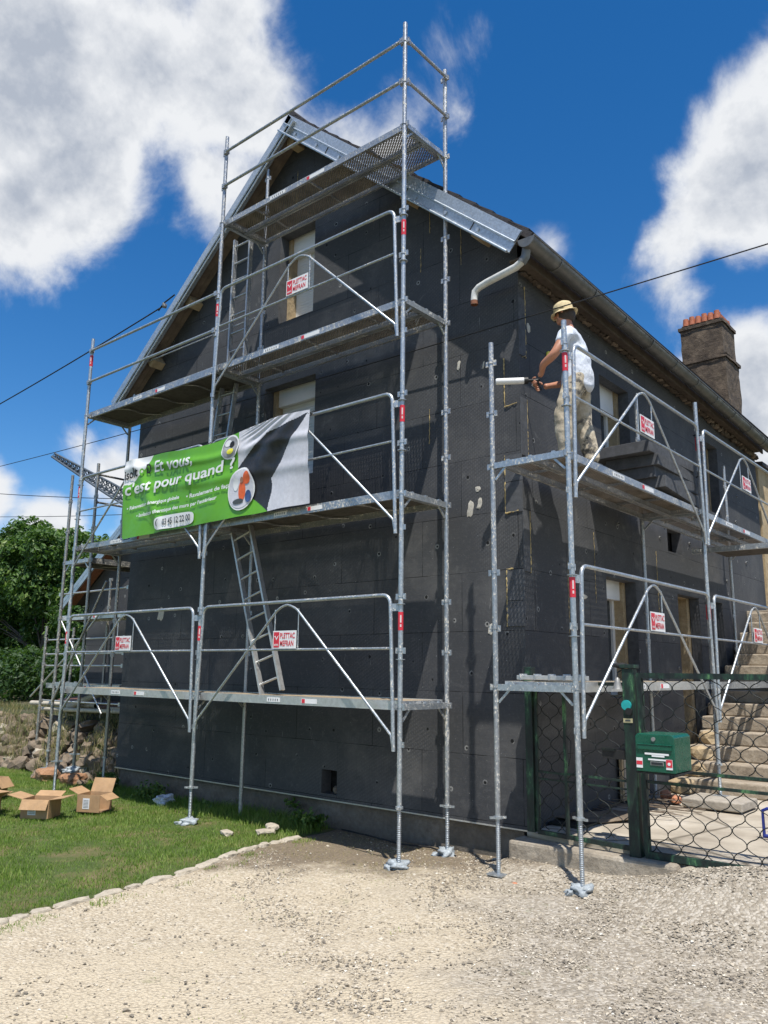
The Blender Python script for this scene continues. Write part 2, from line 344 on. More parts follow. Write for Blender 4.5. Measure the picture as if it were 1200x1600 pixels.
    tr = m.n('ShaderNodeBsdfTranslucent'); tr.inputs['Color'].default_value = (.16, .32, .03, 1)
    ms = m.n('ShaderNodeMixShader'); ms.inputs[0].default_value = .28
    o = m.nt.nodes['Material Output']; m.L(m.b.outputs[0], ms.inputs[1]); m.L(tr.outputs[0], ms.inputs[2]); m.L(ms.outputs[0], o.inputs[0]); M['grass'] = m.m
    m = Mt('leaf', (.05, .11, .02), .55)
    oi = m.n('ShaderNodeAttribute'); oi.attribute_name = 'tint'
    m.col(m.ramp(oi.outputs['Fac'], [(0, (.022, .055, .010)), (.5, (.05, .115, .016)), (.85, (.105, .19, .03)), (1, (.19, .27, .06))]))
    tr = m.n('ShaderNodeBsdfTranslucent'); tr.inputs['Color'].default_value = (.12, .25, .03, 1)
    ms = m.n('ShaderNodeMixShader'); ms.inputs[0].default_value = .25
    o = m.nt.nodes['Material Output']; m.L(m.b.outputs[0], ms.inputs[1]); m.L(tr.outputs[0], ms.inputs[2]); m.L(ms.outputs[0], o.inputs[0]); M['leaf'] = m.m
    m = Mt('weed', (.12, .12, .05), .7); oi = m.n('ShaderNodeAttribute'); oi.attribute_name = 'tint'
    m.col(m.ramp(oi.outputs['Fac'], [(0, (.06, .10, .02)), (.5, (.17, .17, .06)), (1, (.36, .29, .13))])); M['weed'] = m.m
    m = Mt('yard_concrete', (.48, .41, .31), .9)
    P = m.co(world=True)
    base = m.ramp(m.noise(1.3, 7, .65, co=P), [(.3, (.26, .22, .17)), (.5, (.42, .37, .29)), (.7, (.54, .49, .41))])
    ed = m.vor(.55, co=P, feature='DISTANCE_TO_EDGE'); base = m.mix(m.rng(ed, .0, .02, .9, 0), base, (.12, .10, .07))
    m.col(base); m.bump(m.noise(50, 5, .7, co=P), .4, .01); M['yard_concrete'] = m.m
    m = Mt('cloth_tshirt', (.66, .70, .76), .85); m.col(m.mix(m.rng(m.noise(9, 4), .4, .7), (.60, .64, .71), (.72, .76, .81))); m.bump(m.noise(11, 4, .6, co=m.co((1, 1, .5))), .9, .03); M['tshirt'] = m.m
    m = Mt('cloth_trousers', (.50, .43, .32), .9)
    n1 = m.noise(10, 6, .75); base = m.ramp(n1, [(.3, (.36, .30, .21)), (.55, (.50, .43, .32)), (.75, (.62, .57, .46))])
    n2 = m.ma('MULTIPLY', m.ma('MULTIPLY', m.rng(m.noise(19, 6, .75), .46, .57), .9), m.rng(m.noise(3.6, 3, .5), .43, .54)); base = m.mix(n2, base, (.05, .052, .055))
    m.col(base); m.bump(m.noise(13, 4, .6, co=m.co((1, 1, .55))), .7, .02); M['trousers'] = m.m
    simple('skin', (.44, .20, .12), .5, 0, .12, 9, .05)
    simple('straw', (.62, .50, .28), .85, 0, .18, 40, .4)
    simple('hair', (.05, .035, .025), .7, 0, .3, 30, .4)
    simple('boot', (.10, .08, .06), .7, 0, .3, 20, .2)
    simple('banner_green', (.13, .40, .025), .42, 0, .06, 5, .05)
    simple('banner_back', (.60, .60, .64), .55, 0, .12, 22, .12)
    simple('banner_black', (.025, .025, .027), .45, 0, .4, 10, .1)
    simple('banner_orange', (.75, .13, .03), .5, 0, .2, 18, 0)
    simple('banner_grey', (.30, .30, .30), .5, 0, .4, 14, 0)
    simple('banner_photo_blue', (.05, .09, .22), .5, 0, .4, 14, 0)
    simple('text_dark', (.06, .07, .07), .5, 0, .1, 10, 0)
ground_mats()

# ------------------------------------------------------------------ mesh helpers
class MB:
    def __init__(s): s.v = []; s.f = []; s.mi = []; s.ms = []; s.sm = []
    def mat(s, name):
        if name not in s.ms: s.ms.append(name)
        return s.ms.index(name)
    def add(s, vs, fs, mat, smooth=False):
        o = len(s.v); s.v += [tuple(v) for v in vs]; i = s.mat(mat)
        for f in fs: s.f.append(tuple(o + k for k in f)); s.mi.append(i); s.sm.append(smooth)
        return s
    def box(s, c, d, mat, rot=None):
        c = Vector(c); hx, hy, hz = [x / 2 for x in d]
        vs = [Vector((x, y, z)) for z in (-hz, hz) for y in (-hy, hy) for x in (-hx, hx)]
        if rot is not None: vs = [rot @ v for v in vs]
        vs = [v + c for v in vs]
        return s.add(vs, [(0, 2, 3, 1), (4, 5, 7, 6), (0, 1, 5, 4), (2, 6, 7, 3), (0, 4, 6, 2), (1, 3, 7, 5)], mat)
    def bar(s, a, b, wd, ht, mat, up=(0, 0, 1)):
        a = Vector(a); b = Vector(b); d = b - a; L = d.length; x = d.normalized(); u = Vector(up)
        y = u.cross(x)
        if y.length < 1e-4: y = Vector((0, 1, 0)).cross(x)
        y.normalize(); z = x.cross(y); rot = Matrix((x, y, z)).transposed()
        return s.box((a + b) / 2, (L, wd, ht), mat, rot)
    def tube(s, pts, r, mat, n=10, cap=True, smooth=True):
        pts = [Vector(p) for p in pts]; rs = r if isinstance(r, (list, tuple)) else [r] * len(pts)
        vs = []; fs = []; prev = None
        for i, p in enumerate(pts):
            if i == 0: t = pts[1] - p
            elif i == len(pts) - 1: t = p - pts[i - 1]
            else: t = (pts[i + 1] - p).normalized() + (p - pts[i - 1]).normalized()
            t.normalize()
            if prev is None:
                a = Vector((0, 0, 1)) if abs(t.z) < .9 else Vector((1, 0, 0))
                u = t.cross(a).normalized()
            else:
                u = prev - t * prev.dot(t)
                u = u.normalized() if u.length > 1e-5 else t.orthogonal().normalized()
            prev = u; w = t.cross(u)
            for k in range(n):
                an = 2 * math.pi * k / n; vs.append(p + (u * math.cos(an) + w * math.sin(an)) * rs[i])
        for i in range(len(pts) - 1):
            for k in range(n): fs.append((i * n + k, i * n + (k + 1) % n, (i + 1) * n + (k + 1) % n, (i + 1) * n + k))
        s.add(vs, fs, mat, smooth)
        if cap:
            e = len(pts) - 1
            s.add([vs[k] for k in range(n)], [tuple(range(n - 1, -1, -1))], mat); s.add([vs[e * n + k] for k in range(n)], [tuple(range(n))], mat)
        return s
    def disc(s, c, r, th, mat, n=16, axis=(0, 0, 1)):
        a = Vector(axis).normalized() * th / 2; c = Vector(c); return s.tube([c - a, c + a], r, mat, n, True, False)
    def lathe(s, c, prof, mat, n=20, axis=(0, 0, 1), smooth=True):
        c = Vector(c); q = Vector((0, 0, 1)).rotation_difference(Vector(axis)); vs = []; fs = []
        for r, z in prof:
            for k in range(n):
                an = 2 * math.pi * k / n; vs.append(c + q @ Vector((r * math.cos(an), r * math.sin(an), z)))
        for i in range(len(prof) - 1):
            for k in range(n): fs.append((i * n + k, i * n + (k + 1) % n, (i + 1) * n + (k + 1) % n, (i + 1) * n + k))
        return s.add(vs, fs, mat, smooth)
    def rock(s, c, d, mat, seed=0, sub=2, rough=.25, rot=None):
        import bmesh
        bm = bmesh.new(); bmesh.ops.create_icosphere(bm, subdivisions=sub, radius=1.0)
        c = Vector(c); vs = []
        q = rot if rot is not None else Matrix.Rotation(seed * 1.7, 3, 'Z')
        for v in bm.verts:
            p = v.co.copy(); m_ = max(abs(p.x), abs(p.y), abs(p.z)); p = p.lerp(p / m_, .55)
            p *= 1 + rough * noise.noise(p * 1.3 + Vector((seed * 3.1, seed, 0))) + rough * .5 * noise.noise(p * 3.1 + Vector((0, seed, 5)))
            p = Vector((p.x * d[0] / 2, p.y * d[1] / 2, p.z * d[2] / 2)); vs.append(c + q @ p)
        fs = [tuple(v.index for v in f.verts) for f in bm.faces]; bm.free()
        return s.add(vs, fs, mat, False)
    def build(s, name, parent=None, label=None, cat=None, group=None, kind=None, loc=None, bevel=0):
        me = bpy.data.meshes.new(name)
        vs = s.v
        if loc is not None: vs = [(v[0] - loc[0], v[1] - loc[1], v[2] - loc[2]) for v in s.v]
        me.from_pydata(vs, [], s.f)
        for k in s.ms: me.materials.append(M[k])
        me.polygons.foreach_set('material_index', s.mi); me.polygons.foreach_set('use_smooth', s.sm); me.update()
        o = bpy.data.objects.new(name, me); COL.objects.link(o)
        if loc is not None: o.location = loc
        if parent is not None:
            o.parent = parent; o.location = Vector(o.location) - parent_world(parent)
        if bevel:
            b = o.modifiers.new('bevel', 'BEVEL'); b.width = bevel; b.segments = 2; b.limit_method = 'ANGLE'
        tag(o, label, cat, group, kind); return o
def parent_world(p):
    t = Vector((0, 0, 0))
    while p is not None: t += Vector(p.location); p = p.parent
    return t
def tag(o, label=None, cat=None, group=None, kind=None):
    if label: o['label'] = label
    if cat: o['category'] = cat
    if group: o['group'] = group
    if kind: o['kind'] = kind
    return o
def thing(name, loc, label, cat, group=None):
    o = bpy.data.objects.new(name, None); COL.objects.link(o); o.location = loc; o.empty_display_size = .2
    return tag(o, label, cat, group)

def text_geo(body, size=1.0, off=0.0, align='LEFT', maxlen=None):
    """triangulated outline of a line of text, as 2-D vertices and faces"""
    cu = bpy.data.curves.new('txt', 'FONT'); cu.body = body; cu.size = size; cu.offset = off; cu.align_x = align; cu.align_y = 'CENTER'; cu.fill_mode = 'FRONT'; cu.resolution_u = 3
    o = bpy.data.objects.new('txt', cu); COL.objects.link(o)
    dg = bpy.context.evaluated_depsgraph_get(); dg.update(); me = o.evaluated_get(dg).to_mesh()
    vs = [(v.co.x, v.co.y) for v in me.vertices]; fs = [tuple(p.vertices) for p in me.polygons]
    o.evaluated_get(dg).to_mesh_clear(); bpy.data.objects.remove(o); bpy.data.curves.remove(cu)
    return vs, fs

# ------------------------------------------------------------------ ground
def sstep(a, b, x): t = np.clip((x - a) / (b - a), 0, 1); return t * t * (3 - 2 * t)
def H(x, y):
    x = np.asarray(x, float); y = np.asarray(y, float)
    und = .012 * np.sin(x * 1.7 + y * .9) + .010 * np.sin(x * .8 - y * 2.1 + 1)
    # bank on the left behind the dry stone wall
    bank = .86 * sstep(-6.15, -6.5, x) * sstep(1.35, 1.75, y + .02 * x) + .22 * sstep(-6.3, -8.5, x) * sstep(2, 6, y)
    bank += .86 * 0
    yard = .30 * sstep(.80, .86, y) * sstep(.6, .8, x)
    rise = .24 * sstep(-.5, .7, y) * sstep(1.55, 2.9, x) * (1 - sstep(.80, .86, y) * sstep(.6, .8, x))
    far = .10 * sstep(.15, .62, y) * sstep(.45, .8, x) * (1 - sstep(.80, .86, y))
    return und * (1 - sstep(.80, .86, y) * sstep(.6, .8, x)) + bank + yard + rise + far
def Hs(x, y): return float(H(x, y))

def grid_sheet(name, xs, ys, mat, dz, mask=None, **k):
    X, Y = np.meshgrid(xs, ys); Z = H(X, Y) + dz; nx = len(xs)
    vs = np.stack([X.ravel(), Y.ravel(), Z.ravel()], 1)
    fs = []
    for j in range(len(ys) - 1):
        for i in range(nx - 1):
            if mask is not None and not mask((xs[i] + xs[i + 1]) / 2, (ys[j] + ys[j + 1]) / 2): continue
            fs.append((j * nx + i, j * nx + i + 1, (j + 1) * nx + i + 1, (j + 1) * nx + i))
    mb = MB(); mb.add(vs.tolist(), fs, mat, True); return mb.build(name, **k)
xs = np.concatenate([[-1500, -600, -250, -100, -50, -30, -20], np.arange(-14, 8.01, .2), [9, 11, 15, 25, 60, 150, 600, 1500]])
ys = np.concatenate([[-1500, -500, -100, -40, -20, -12], np.arange(-8, 12.01, .2), [14, 18, 30, 60, 150, 500, 1500]])
grid_sheet('ground', xs, ys, 'earth', -.02, kind='structure')

KERB = [(-.70, -4.6), (-.86, -3.7), (-.97, -3.056), (-1.07, -2.643), (-1.163, -2.072), (-1.267, -1.269), (-1.50, -.557), (-1.66, .10), (-1.70, .62)]
def kerb_x(y):
    ys_ = [p[1] for p in KERB]; return float(np.interp(y, ys_, [p[0] for p in KERB]))
def kerb_sheet(name, side, mat, dz, **k):
    ysn = np.arange(-9, 1.001, .08); nu = 60; mb = MB(); vs = []; fs = []
    for y in ysn:
        kx = kerb_x(y); x0, x1 = (kx, 9.0) if side > 0 else (kx, -13.0)
        for i in range(nu):
            t = (i / (nu - 1)) ** 1.5; x = x0 + (x1 - x0) * t; vs.append((x, y, Hs(x, y) + dz + (.014 * noise.noise(Vector((x * 2.3, y * 2.3, 0))) + .006 * noise.noise(Vector((x * 8, y * 8, 2))))))
    for j in range(len(ysn) - 1):
        for i in range(nu - 1):
            q = (j * nu + i, j * nu + i + 1, (j + 1) * nu + i + 1, (j + 1) * nu + i)
            fs.append(q if side > 0 else q[::-1])
    mb.add(vs, fs, mat, True); return mb.build(name, **k)
kerb_sheet('gravel_drive', 1, 'gravel', .012, kind='structure')
kerb_sheet('lawn', -1, 'lawn_soil', .016, kind='structure')
# concrete yard behind the gate
mb = MB(); mb.box((4.6, 4.5, .17), (7.6, 7.3, .30), 'yard_concrete'); mb.build('yard_pavement', kind='structure')
# scattered loose stones on the drive
def pebbles():
    import bmesh
    bm = bmesh.new(); bmesh.ops.create_icosphere(bm, subdivisions=1, radius=1.0); bv = np.array([v.co[:] for v in bm.verts]); bf = np.array([[v.index for v in f.verts] for f in bm.faces]); bm.free()
    # keep cheap: 12 vertex base
    bm = bmesh.new(); bmesh.ops.create_icosphere(bm, subdivisions=1, radius=1.0); 
    n = 52000
    # denser near the camera line of sight
    x = rng.uniform(-1.6, 5.2, n * 3); y = rng.uniform(-4.6, .98, n * 3)
    kx = np.interp(y, [p[1] for p in KERB], [p[0] for p in KERB]); keep = (x > kx + .03) & ~((y > .72) & (x > .75))
    dens = .14 + .86 * sstep(-1.0, .9, .55 * x + .45 * y + .8 * np.sin(x * 2.1 + y * 3.3)); keep &= rng.uniform(0, 1, n * 3) < dens
    keep &= ~((np.hypot(x - .15 + .9, y - .45) < .85) & (rng.uniform(0, 1, n * 3) < .7))
    x = x[keep][:n]; y = y[keep][:n]; n = len(x)
    dist = np.hypot(x - 4.77, y + 5.86)
    s = rng.lognormal(-5.0, .42, n) * 1.0; s = np.clip(s, .003, .024)
    z = H(x, y) + .012 + s * .12
    sc = np.stack([s * rng.uniform(.8, 1.4, n), s * rng.uniform(.7, 1.1, n), s * rng.uniform(.45, .8, n)], 1); a = rng.uniform(0, 6.28, n)
    tet = np.array([[1, 0, 0], [-.5, .87, 0], [-.5, -.87, 0], [.1, .1, .9], [.4, -.5, .55], [-.6, .1, .5]]) 
    faces = np.array([[3, 4, 0], [3, 0, 1], [3, 1, 5], [3, 5, 2], [3, 2, 4], [4, 2, 0], [5, 1, 2]])
    V = tet[None] * sc[:, None] * (1 + rng.uniform(-.2, .2, (n, 6, 1)))
    ca, sa = np.cos(a), np.sin(a)
    X = V[..., 0] * ca[:, None] - V[..., 1] * sa[:, None] + x[:, None]; Y = V[..., 0] * sa[:, None] + V[..., 1] * ca[:, None] + y[:, None]; Z = V[..., 2] + z[:, None]
    vs = np.stack([X, Y, Z], -1).reshape(-1, 3); F = (faces[None] + (np.arange(n) * 6)[:, None, None]).reshape(-1, 3)
    np_mesh('loose_gravel', vs, F, 'pebble', np.repeat(rng.uniform(0, 1, n), 6), kind='stuff', label='loose pale stones scattered over the gravel drive')
def np_mesh(name, vs, F, mat, tint, smooth=False, parent=None, **k):
    me = bpy.data.meshes.new(name); nf = len(F); w_ = F.shape[1]
    me.vertices.add(len(vs)); me.vertices.foreach_set('co', np.asarray(vs, np.float32).ravel())
    me.loops.add(nf * w_); me.loops.foreach_set('vertex_index', F.astype(np.int32).ravel())
    me.polygons.add(nf); me.polygons.foreach_set('loop_start', np.arange(0, nf * w_, w_, dtype=np.int32)); me.polygons.foreach_set('loop_total', np.full(nf, w_, np.int32))
    me.polygons.foreach_set('use_smooth', np.full(nf, smooth, bool))
    me.update(calc_edges=True); me.validate()
    at = me.attributes.new('tint', 'FLOAT', 'POINT'); at.data.foreach_set('value', np.asarray(tint, np.float32))
    me.materials.append(M[mat]); o = bpy.data.objects.new(name, me); COL.objects.link(o)
    if parent is not None: o.parent = parent; o.location = -parent_world(parent)
    tag(o, k.get('label'), k.get('cat'), k.get('group'), k.get('kind')); return o
pebbles()

def blades(name, x, y, hh, wd, mat, tint, base=None, lean=.5, **k):
    n = len(x); a = rng.uniform(0, 6.28, n); la = rng.uniform(0, 6.28, n); ln = rng.uniform(0, lean, n) * hh
    z = H(x, y) + .006 if base is None else base
    dx, dy = np.cos(a) * wd / 2, np.sin(a) * wd / 2; lx, ly = np.cos(la) * ln, np.sin(la) * ln
    P = np.stack([np.stack([x - dx, y - dy, z], 1), np.stack([x + dx, y + dy, z], 1), np.stack([x + dx * .7 + lx * .35, y + dy * .7 + ly * .35, z + hh * .55], 1),
                  np.stack([x - dx * .7 + lx * .35, y - dy * .7 + ly * .35, z + hh * .55], 1), np.stack([x + lx, y + ly, z + hh], 1)], 1)
    q = np.arange(n)[:, None] * 5
    F = np.concatenate([q + np.array([[0, 1, 2]]), q + np.array([[0, 2, 3]]), q + np.array([[3, 2, 4]])], 0)
    return np_mesh(name, P.reshape(-1, 3), F, mat, np.repeat(tint, 5), **k)
def grass():
    n = 210000
    x = rng.uniform(-9.5, -.8, n); y = rng.uniform(-4.6, 1.6, n)
    kx = np.interp(y, [p[1] for p in KERB], [p[0] for p in KERB])
    nz_ = np.array([noise.noise(Vector((a * .9, b * .9, 0))) + .5 * noise.noise(Vector((a * 3, b * 3, 4))) for a, b in zip(x, y)])
    keep = (x < kx - .06 + .05 * nz_) & ~((y > .98) & (x > -6.2)) & (nz_ > -.75 + .5 * (rng.uniform(0, 1, n) - .5)) & ~((y > 1.2) & (x < -6.3))
    x, y, nz_ = x[keep], y[keep], nz_[keep]
    near = sstep(.15, .9, y) * (x > -6.2)
    h = rng.uniform(.018, .055, len(x)) * (1 + .7 * nz_) * (1 + 1.4 * near)
    blades('grass', x, y, h, rng.uniform(.004, .008, len(x)), 'grass', np.clip(rng.uniform(0, 1, len(x)) * .7 + .3 * (nz_ + .3), 0, 1), lean=.8, kind='stuff', label='short green lawn grass left of the stone edging')
    # sparse tufts on gravel next to the edging
    n = 2600; y = rng.uniform(-4.6, .5, n); kx = np.interp(y, [p[1] for p in KERB], [p[0] for p in KERB]); x = kx + .08 + np.abs(rng.normal(0, .10, n))
    m_ = np.array([noise.noise(Vector((a * 5, b * 2.5, 9))) for a, b in zip(x, y)]) > .05; x, y = x[m_], y[m_]
    blades('edge_grass', x, y, rng.uniform(.015, .04, len(x)), np.full(len(x), .006), 'grass', rng.uniform(.3, 1, len(x)), lean=1.0, kind='stuff', label='thin grass tufts along the gravel side of the edging')
    n = 5000; x = rng.uniform(-1.0, 2.6, n); y = rng.uniform(-3.6, -.4, n)
    m_ = np.array([noise.noise(Vector((a * 3.2, b * 3.2, 3))) + .6 * noise.noise(Vector((a * 9, b * 9, 1))) - .35 * abs((a - .3) + .6 * (b + 1.6)) for a, b in zip(x, y)]) > .22; x, y = x[m_], y[m_]
    blades('gravel_weeds', x, y, rng.uniform(.008, .02, len(x)), np.full(len(x), .006), 'grass', rng.uniform(.5, 1, len(x)), lean=1.2, kind='stuff', label='sparse weeds sprouting through the gravel')
    # dry straw / dead grass on the soil by the wall
    n = 2600; x = rng.uniform(-1.6, .3, n); y = rng.uniform(-.3, .97, n)
    blades('dry_grass', x, y, rng.uniform(.006, .03, n), np.full(n, .004), 'weed', rng.uniform(.45, 1, n), lean=2.5, kind='stuff', label='dry straw lying on the bare soil by the wall')
grass()

def leaf_cloud(centres, radii, n, size, seed, squash=1.0, shell=.55):
    r = np.random.default_rng(seed); C = np.array(centres); Rr = np.array(radii)
    w_ = Rr ** 2; idx = r.choice(len(C), n, p=w_ / w_.sum())
    d = r.normal(size=(n, 3)); d /= np.linalg.norm(d, axis=1)[:, None]; rad = shell + (1 - shell) * r.uniform(0, 1, n) ** .6
    P = C[idx] + d * (Rr[idx] * rad)[:, None] * np.array([1, 1, squash])
    nn = np.array([noise.noise(Vector(p * 2.4)) for p in P]); keep = nn > -.16; P, d, nn = P[keep], d[keep], nn[keep]; n = len(P)
    nor = d * .8 + r.normal(size=(n, 3)) * .7 + np.array([0, 0, .5]); nor /= np.linalg.norm(nor, axis=1)[:, None]
    t = np.cross(nor, r.normal(size=(n, 3))); t /= np.linalg.norm(t, axis=1)[:, None]; b = np.cross(nor, t)
    s = (size * r.uniform(.6, 1.3, n))[:, None]
    V = np.stack([P - t * s, P + b * s * .5 + nor * s * .15, P + t * s, P - b * s * .5 + nor * s * .15], 1).reshape(-1, 3)
    F = np.arange(n * 4).reshape(-1, 4)
    return V, F, np.repeat(np.clip(.45 + .3 * r.normal(size=n) + .5 * nn, 0, 1), 4)
def plant(loc, n, h, spread, label, group, size=.03, name='weed_plant'):
    x, y = loc; z = Hs(x, y); r = np.random.default_rng(int(abs(x * 1000 + y * 77)))
    root = thing(name, (x, y, z), label, 'plant', group)
    mb = MB(); tops = []
    for i in range(9):
        a = r.uniform(0, 6.28); q = Vector((x + math.cos(a) * spread * r.uniform(.2, .9), y + math.sin(a) * spread * r.uniform(.2, .9), z + h * r.uniform(.5, 1)))
        mb.tube([(x, y, z - .01), (x * .5 + q.x * .5, y * .5 + q.y * .5, z + (q.z - z) * .6), tuple(q)], [.004, .003, .002], 'weed', 4); tops.append(q)
    mb.build('stem', root)
    V, F, T = leaf_cloud([tuple(t) for t in tops] + [tuple((t + Vector((x, y, z))) / 2) for t in tops], [spread * .35] * 18, n, size, int(abs(x * 99)), .8, .1)
    np_mesh('foliage', V, F, 'leaf', np.clip(T + .2, 0, 1), parent=root)
plant((-1.95, .80), 700, .26, .26, 'bushy green weeds against the plinth right of the far edging stones', 'weeds along the wall foot')
plant((-2.45, .82), 600, .20, .24, 'low green weeds at the plinth just left of the tallest clump', 'weeds along the wall foot')
plant((-3.6, .80), 450, .14, .28, 'small leafy weeds at the plinth between the two scaffold feet', 'weeds along the wall foot')
plant((-4.9, .78), 500, .16, .34, 'leafy weeds at the plinth beside the blue cloth', 'weeds along the wall foot')
plant((-5.9, .75), 500, .20, .30, 'green weeds at the far left corner of the plinth', 'weeds along the wall foot')

# edging stones
def kerbs():
    pts = [Vector((x, y, 0)) for x, y in KERB]; L = [0]
    for i in range(1, len(pts)): L.append(L[-1] + (pts[i] - pts[i - 1]).length)
    s = 0.0; k = 0
    def at(t):
        for i in range(1, len(L)):
            if t <= L[i]: return pts[i - 1].lerp(pts[i], (t - L[i - 1]) / (L[i] - L[i - 1]))
        return pts[-1]
    shades = ['pale', 'greyish', 'tan', 'mossy', 'brownish', 'chipped', 'worn']; sizes = ['short', 'long', 'broad', 'narrow']
    ordn = ['first', 'second', 'third', 'fourth', 'fifth', 'sixth', 'seventh', 'eighth', 'ninth', 'tenth', 'eleventh', 'twelfth', 'thirteenth', 'fourteenth', 'fifteenth', 'sixteenth', 'seventeenth', 'eighteenth', 'nineteenth', 'twentieth']
    while s < L[-1] - .1 and k < 20:
        ln = random.uniform(.16, .40); a = at(s); b = at(min(s + ln, L[-1])); c = (a + b) / 2; ang = math.atan2(b.y - a.y, b.x - a.x)
        mb = MB(); mb.rock((0, 0, 0), (ln - .015, random.uniform(.07, .12), random.uniform(.085, .11)), 'kerb_stone', seed=k + 3, sub=3, rough=.24, rot=Matrix.Rotation(ang, 3, 'Z'))
        o = mb.build('edging_stone'); o.location = (c.x, c.y, Hs(c.x, c.y) - .010)
        tag(o, f'{ordn[k]} pale edging stone between lawn and gravel, counted from the camera end', 'edging stone', 'edging stones between lawn and gravel'); s += ln; k += 1
kerbs()

# ------------------------------------------------------------------ house
GX0, GX1, GY = -6.2, .74, 1.0        # gable wall
FY1 = 9.2                            # far end of the insulated facade
ZB = .30                             # bottom of the insulation
AP = (-2.634, 9.221); ER = (.999, 6.134); EL = (-6.627, 5.935)
def roof_z(x):
    if x > AP[0]: return AP[1] + (x - AP[0]) * (ER[1] - AP[1]) / (ER[0] - AP[0])
    return AP[1] + (x - AP[0]) * (EL[1] - AP[1]) / (EL[0] - AP[0])
house = thing('house', (-2.7, 5.0, 0), 'gabled house wrapped in dark grey insulation boards under repair', 'house')
def wall_strips(mb, us, top, zb, holes, to3, mat):
    """vertical wall with rectangular holes; us: breakpoints, top(u): height"""
    br = sorted(set(list(us) + [h[0] for h in holes] + [h[1] for h in holes]))
    for a, b in zip(br[:-1], br[1:]):
        mid = (a + b) / 2; hs = sorted([(h[2], h[3]) for h in holes if h[0] <= mid <= h[1]]); z = zb
        for z0, z1 in hs:
            mb.add([to3(a, z), to3(b, z), to3(b, z0), to3(a, z0)], [(0, 1, 2, 3)], mat); z = z1
        mb.add([to3(a, z), to3(b, z), to3(b, top(b)), to3(a, top(a))], [(0, 1, 2, 3)], mat)
def reveal(mb, h, to3d, depth, mat):
    u0, u1, z0, z1 = h
    for (a, b) in (((u0, z0), (u0, z1)), ((u0, z1), (u1, z1)), ((u1, z1), (u1, z0)), ((u1, z0), (u0, z0))):
        mb.add([to3d(a[0], a[1], 0), to3d(b[0], b[1], 0), to3d(b[0], b[1], depth), to3d(a[0], a[1], depth)], [(0, 1, 2, 3)], mat)
gh = [(-3.02, -2.34, 6.35, 7.66), (-3.22, -2.25, 4.15, 5.46), (-1.96, -1.72, .36, .62)]
g3 = lambda u, z: (u, GY, z); g3d = lambda u, z, d: (u, GY + d, z)
gtop = lambda u: roof_z(u) - .10
mb = MB(); wall_strips(mb, [GX0, AP[0], GX1], gtop, ZB, gh, g3, 'insulation_gable')
for h in gh: reveal(mb, h, g3d, .16, 'insulation_board')
mb.add([(GX0, GY, ZB), (GX1, GY, ZB), (GX1, GY + .25, ZB), (GX0, GY + .25, ZB)], [(3, 2, 1, 0)], 'insulation_board')
mb.build('gable_wall', house)
fh = [(2.87, 3.71, 4.02, 5.30), (2.83, 3.66, 1.46, 2.83), (5.03, 5.85, .36, 2.80), (4.78, 5.30, 3.36, 3.68), (6.58, 7.10, 4.2, 5.30), (6.55, 6.86, .9, 2.80)]
f3 = lambda u, z: (GX1, u, z); f3d = lambda u, z, d: (GX1 - d, u, z)
FT = 5.86
mb = MB(); wall_strips(mb, [GY, FY1], lambda u: FT + .10 - .28 * (u - 1) / 8.2, ZB, fh, f3, 'insulation_facade')
for h in fh: reveal(mb, h, f3d, .14, 'insulation_board')
mb.add([(GX1, FY1, ZB), (GX1 - .14, FY1, ZB), (GX1 - .14, FY1, FT), (GX1, FY1, FT)], [(0, 1, 2, 3)], 'insulation_board')
mb.add([(GX1, GY, ZB), (GX1, FY1, ZB), (GX1 - .2, FY1, ZB), (GX1 - .2, GY, ZB)], [(3, 2, 1, 0)], 'insulation_board')
mb.build('front_wall', house)
mb = MB(); mb.add([(GX0, 1.0, ZB), (GX0, FY1, ZB), (GX0, FY1, 6.2), (GX0, 1.0, 6.2)], [(3, 2, 1, 0)], 'insulation_facade'); mb.build('left_wall', house)
mb = MB(); mb.add([(GX0, FY1 - .02, 0), (GX1 - .14, FY1 - .02, 0), (GX1 - .14, FY1 - .02, roof_z(GX1) - .14), (AP[0], FY1 - .02, AP[1] - .14), (GX0, FY1 - .02, roof_z(GX0) - .14)], [(0, 1, 2, 3, 4)], 'tan_render'); mb.build('rear_wall', house)
# near-black block: the unlit interior behind the openings, painted as colour
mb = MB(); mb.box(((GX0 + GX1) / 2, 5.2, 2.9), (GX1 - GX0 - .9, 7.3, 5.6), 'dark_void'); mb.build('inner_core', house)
mb = MB(); mb.box(((GX0 + GX1) / 2 - .035, 5.12, .13), (GX1 - GX0 - .13, 8.1, .345), 'plinth_render'); mb.build('plinth', house)
mb = MB(); mb.box(((GX0 + GX1) / 2, GY + .02, ZB - .006), (GX1 - GX0 + .02, .055, .012), 'aluminium'); mb.box((GX1 - .02, (GY + FY1) / 2 + .02, ZB - .006), (.055, FY1 - GY - .02, .012), 'aluminium'); mb.build('starter_rail', house)

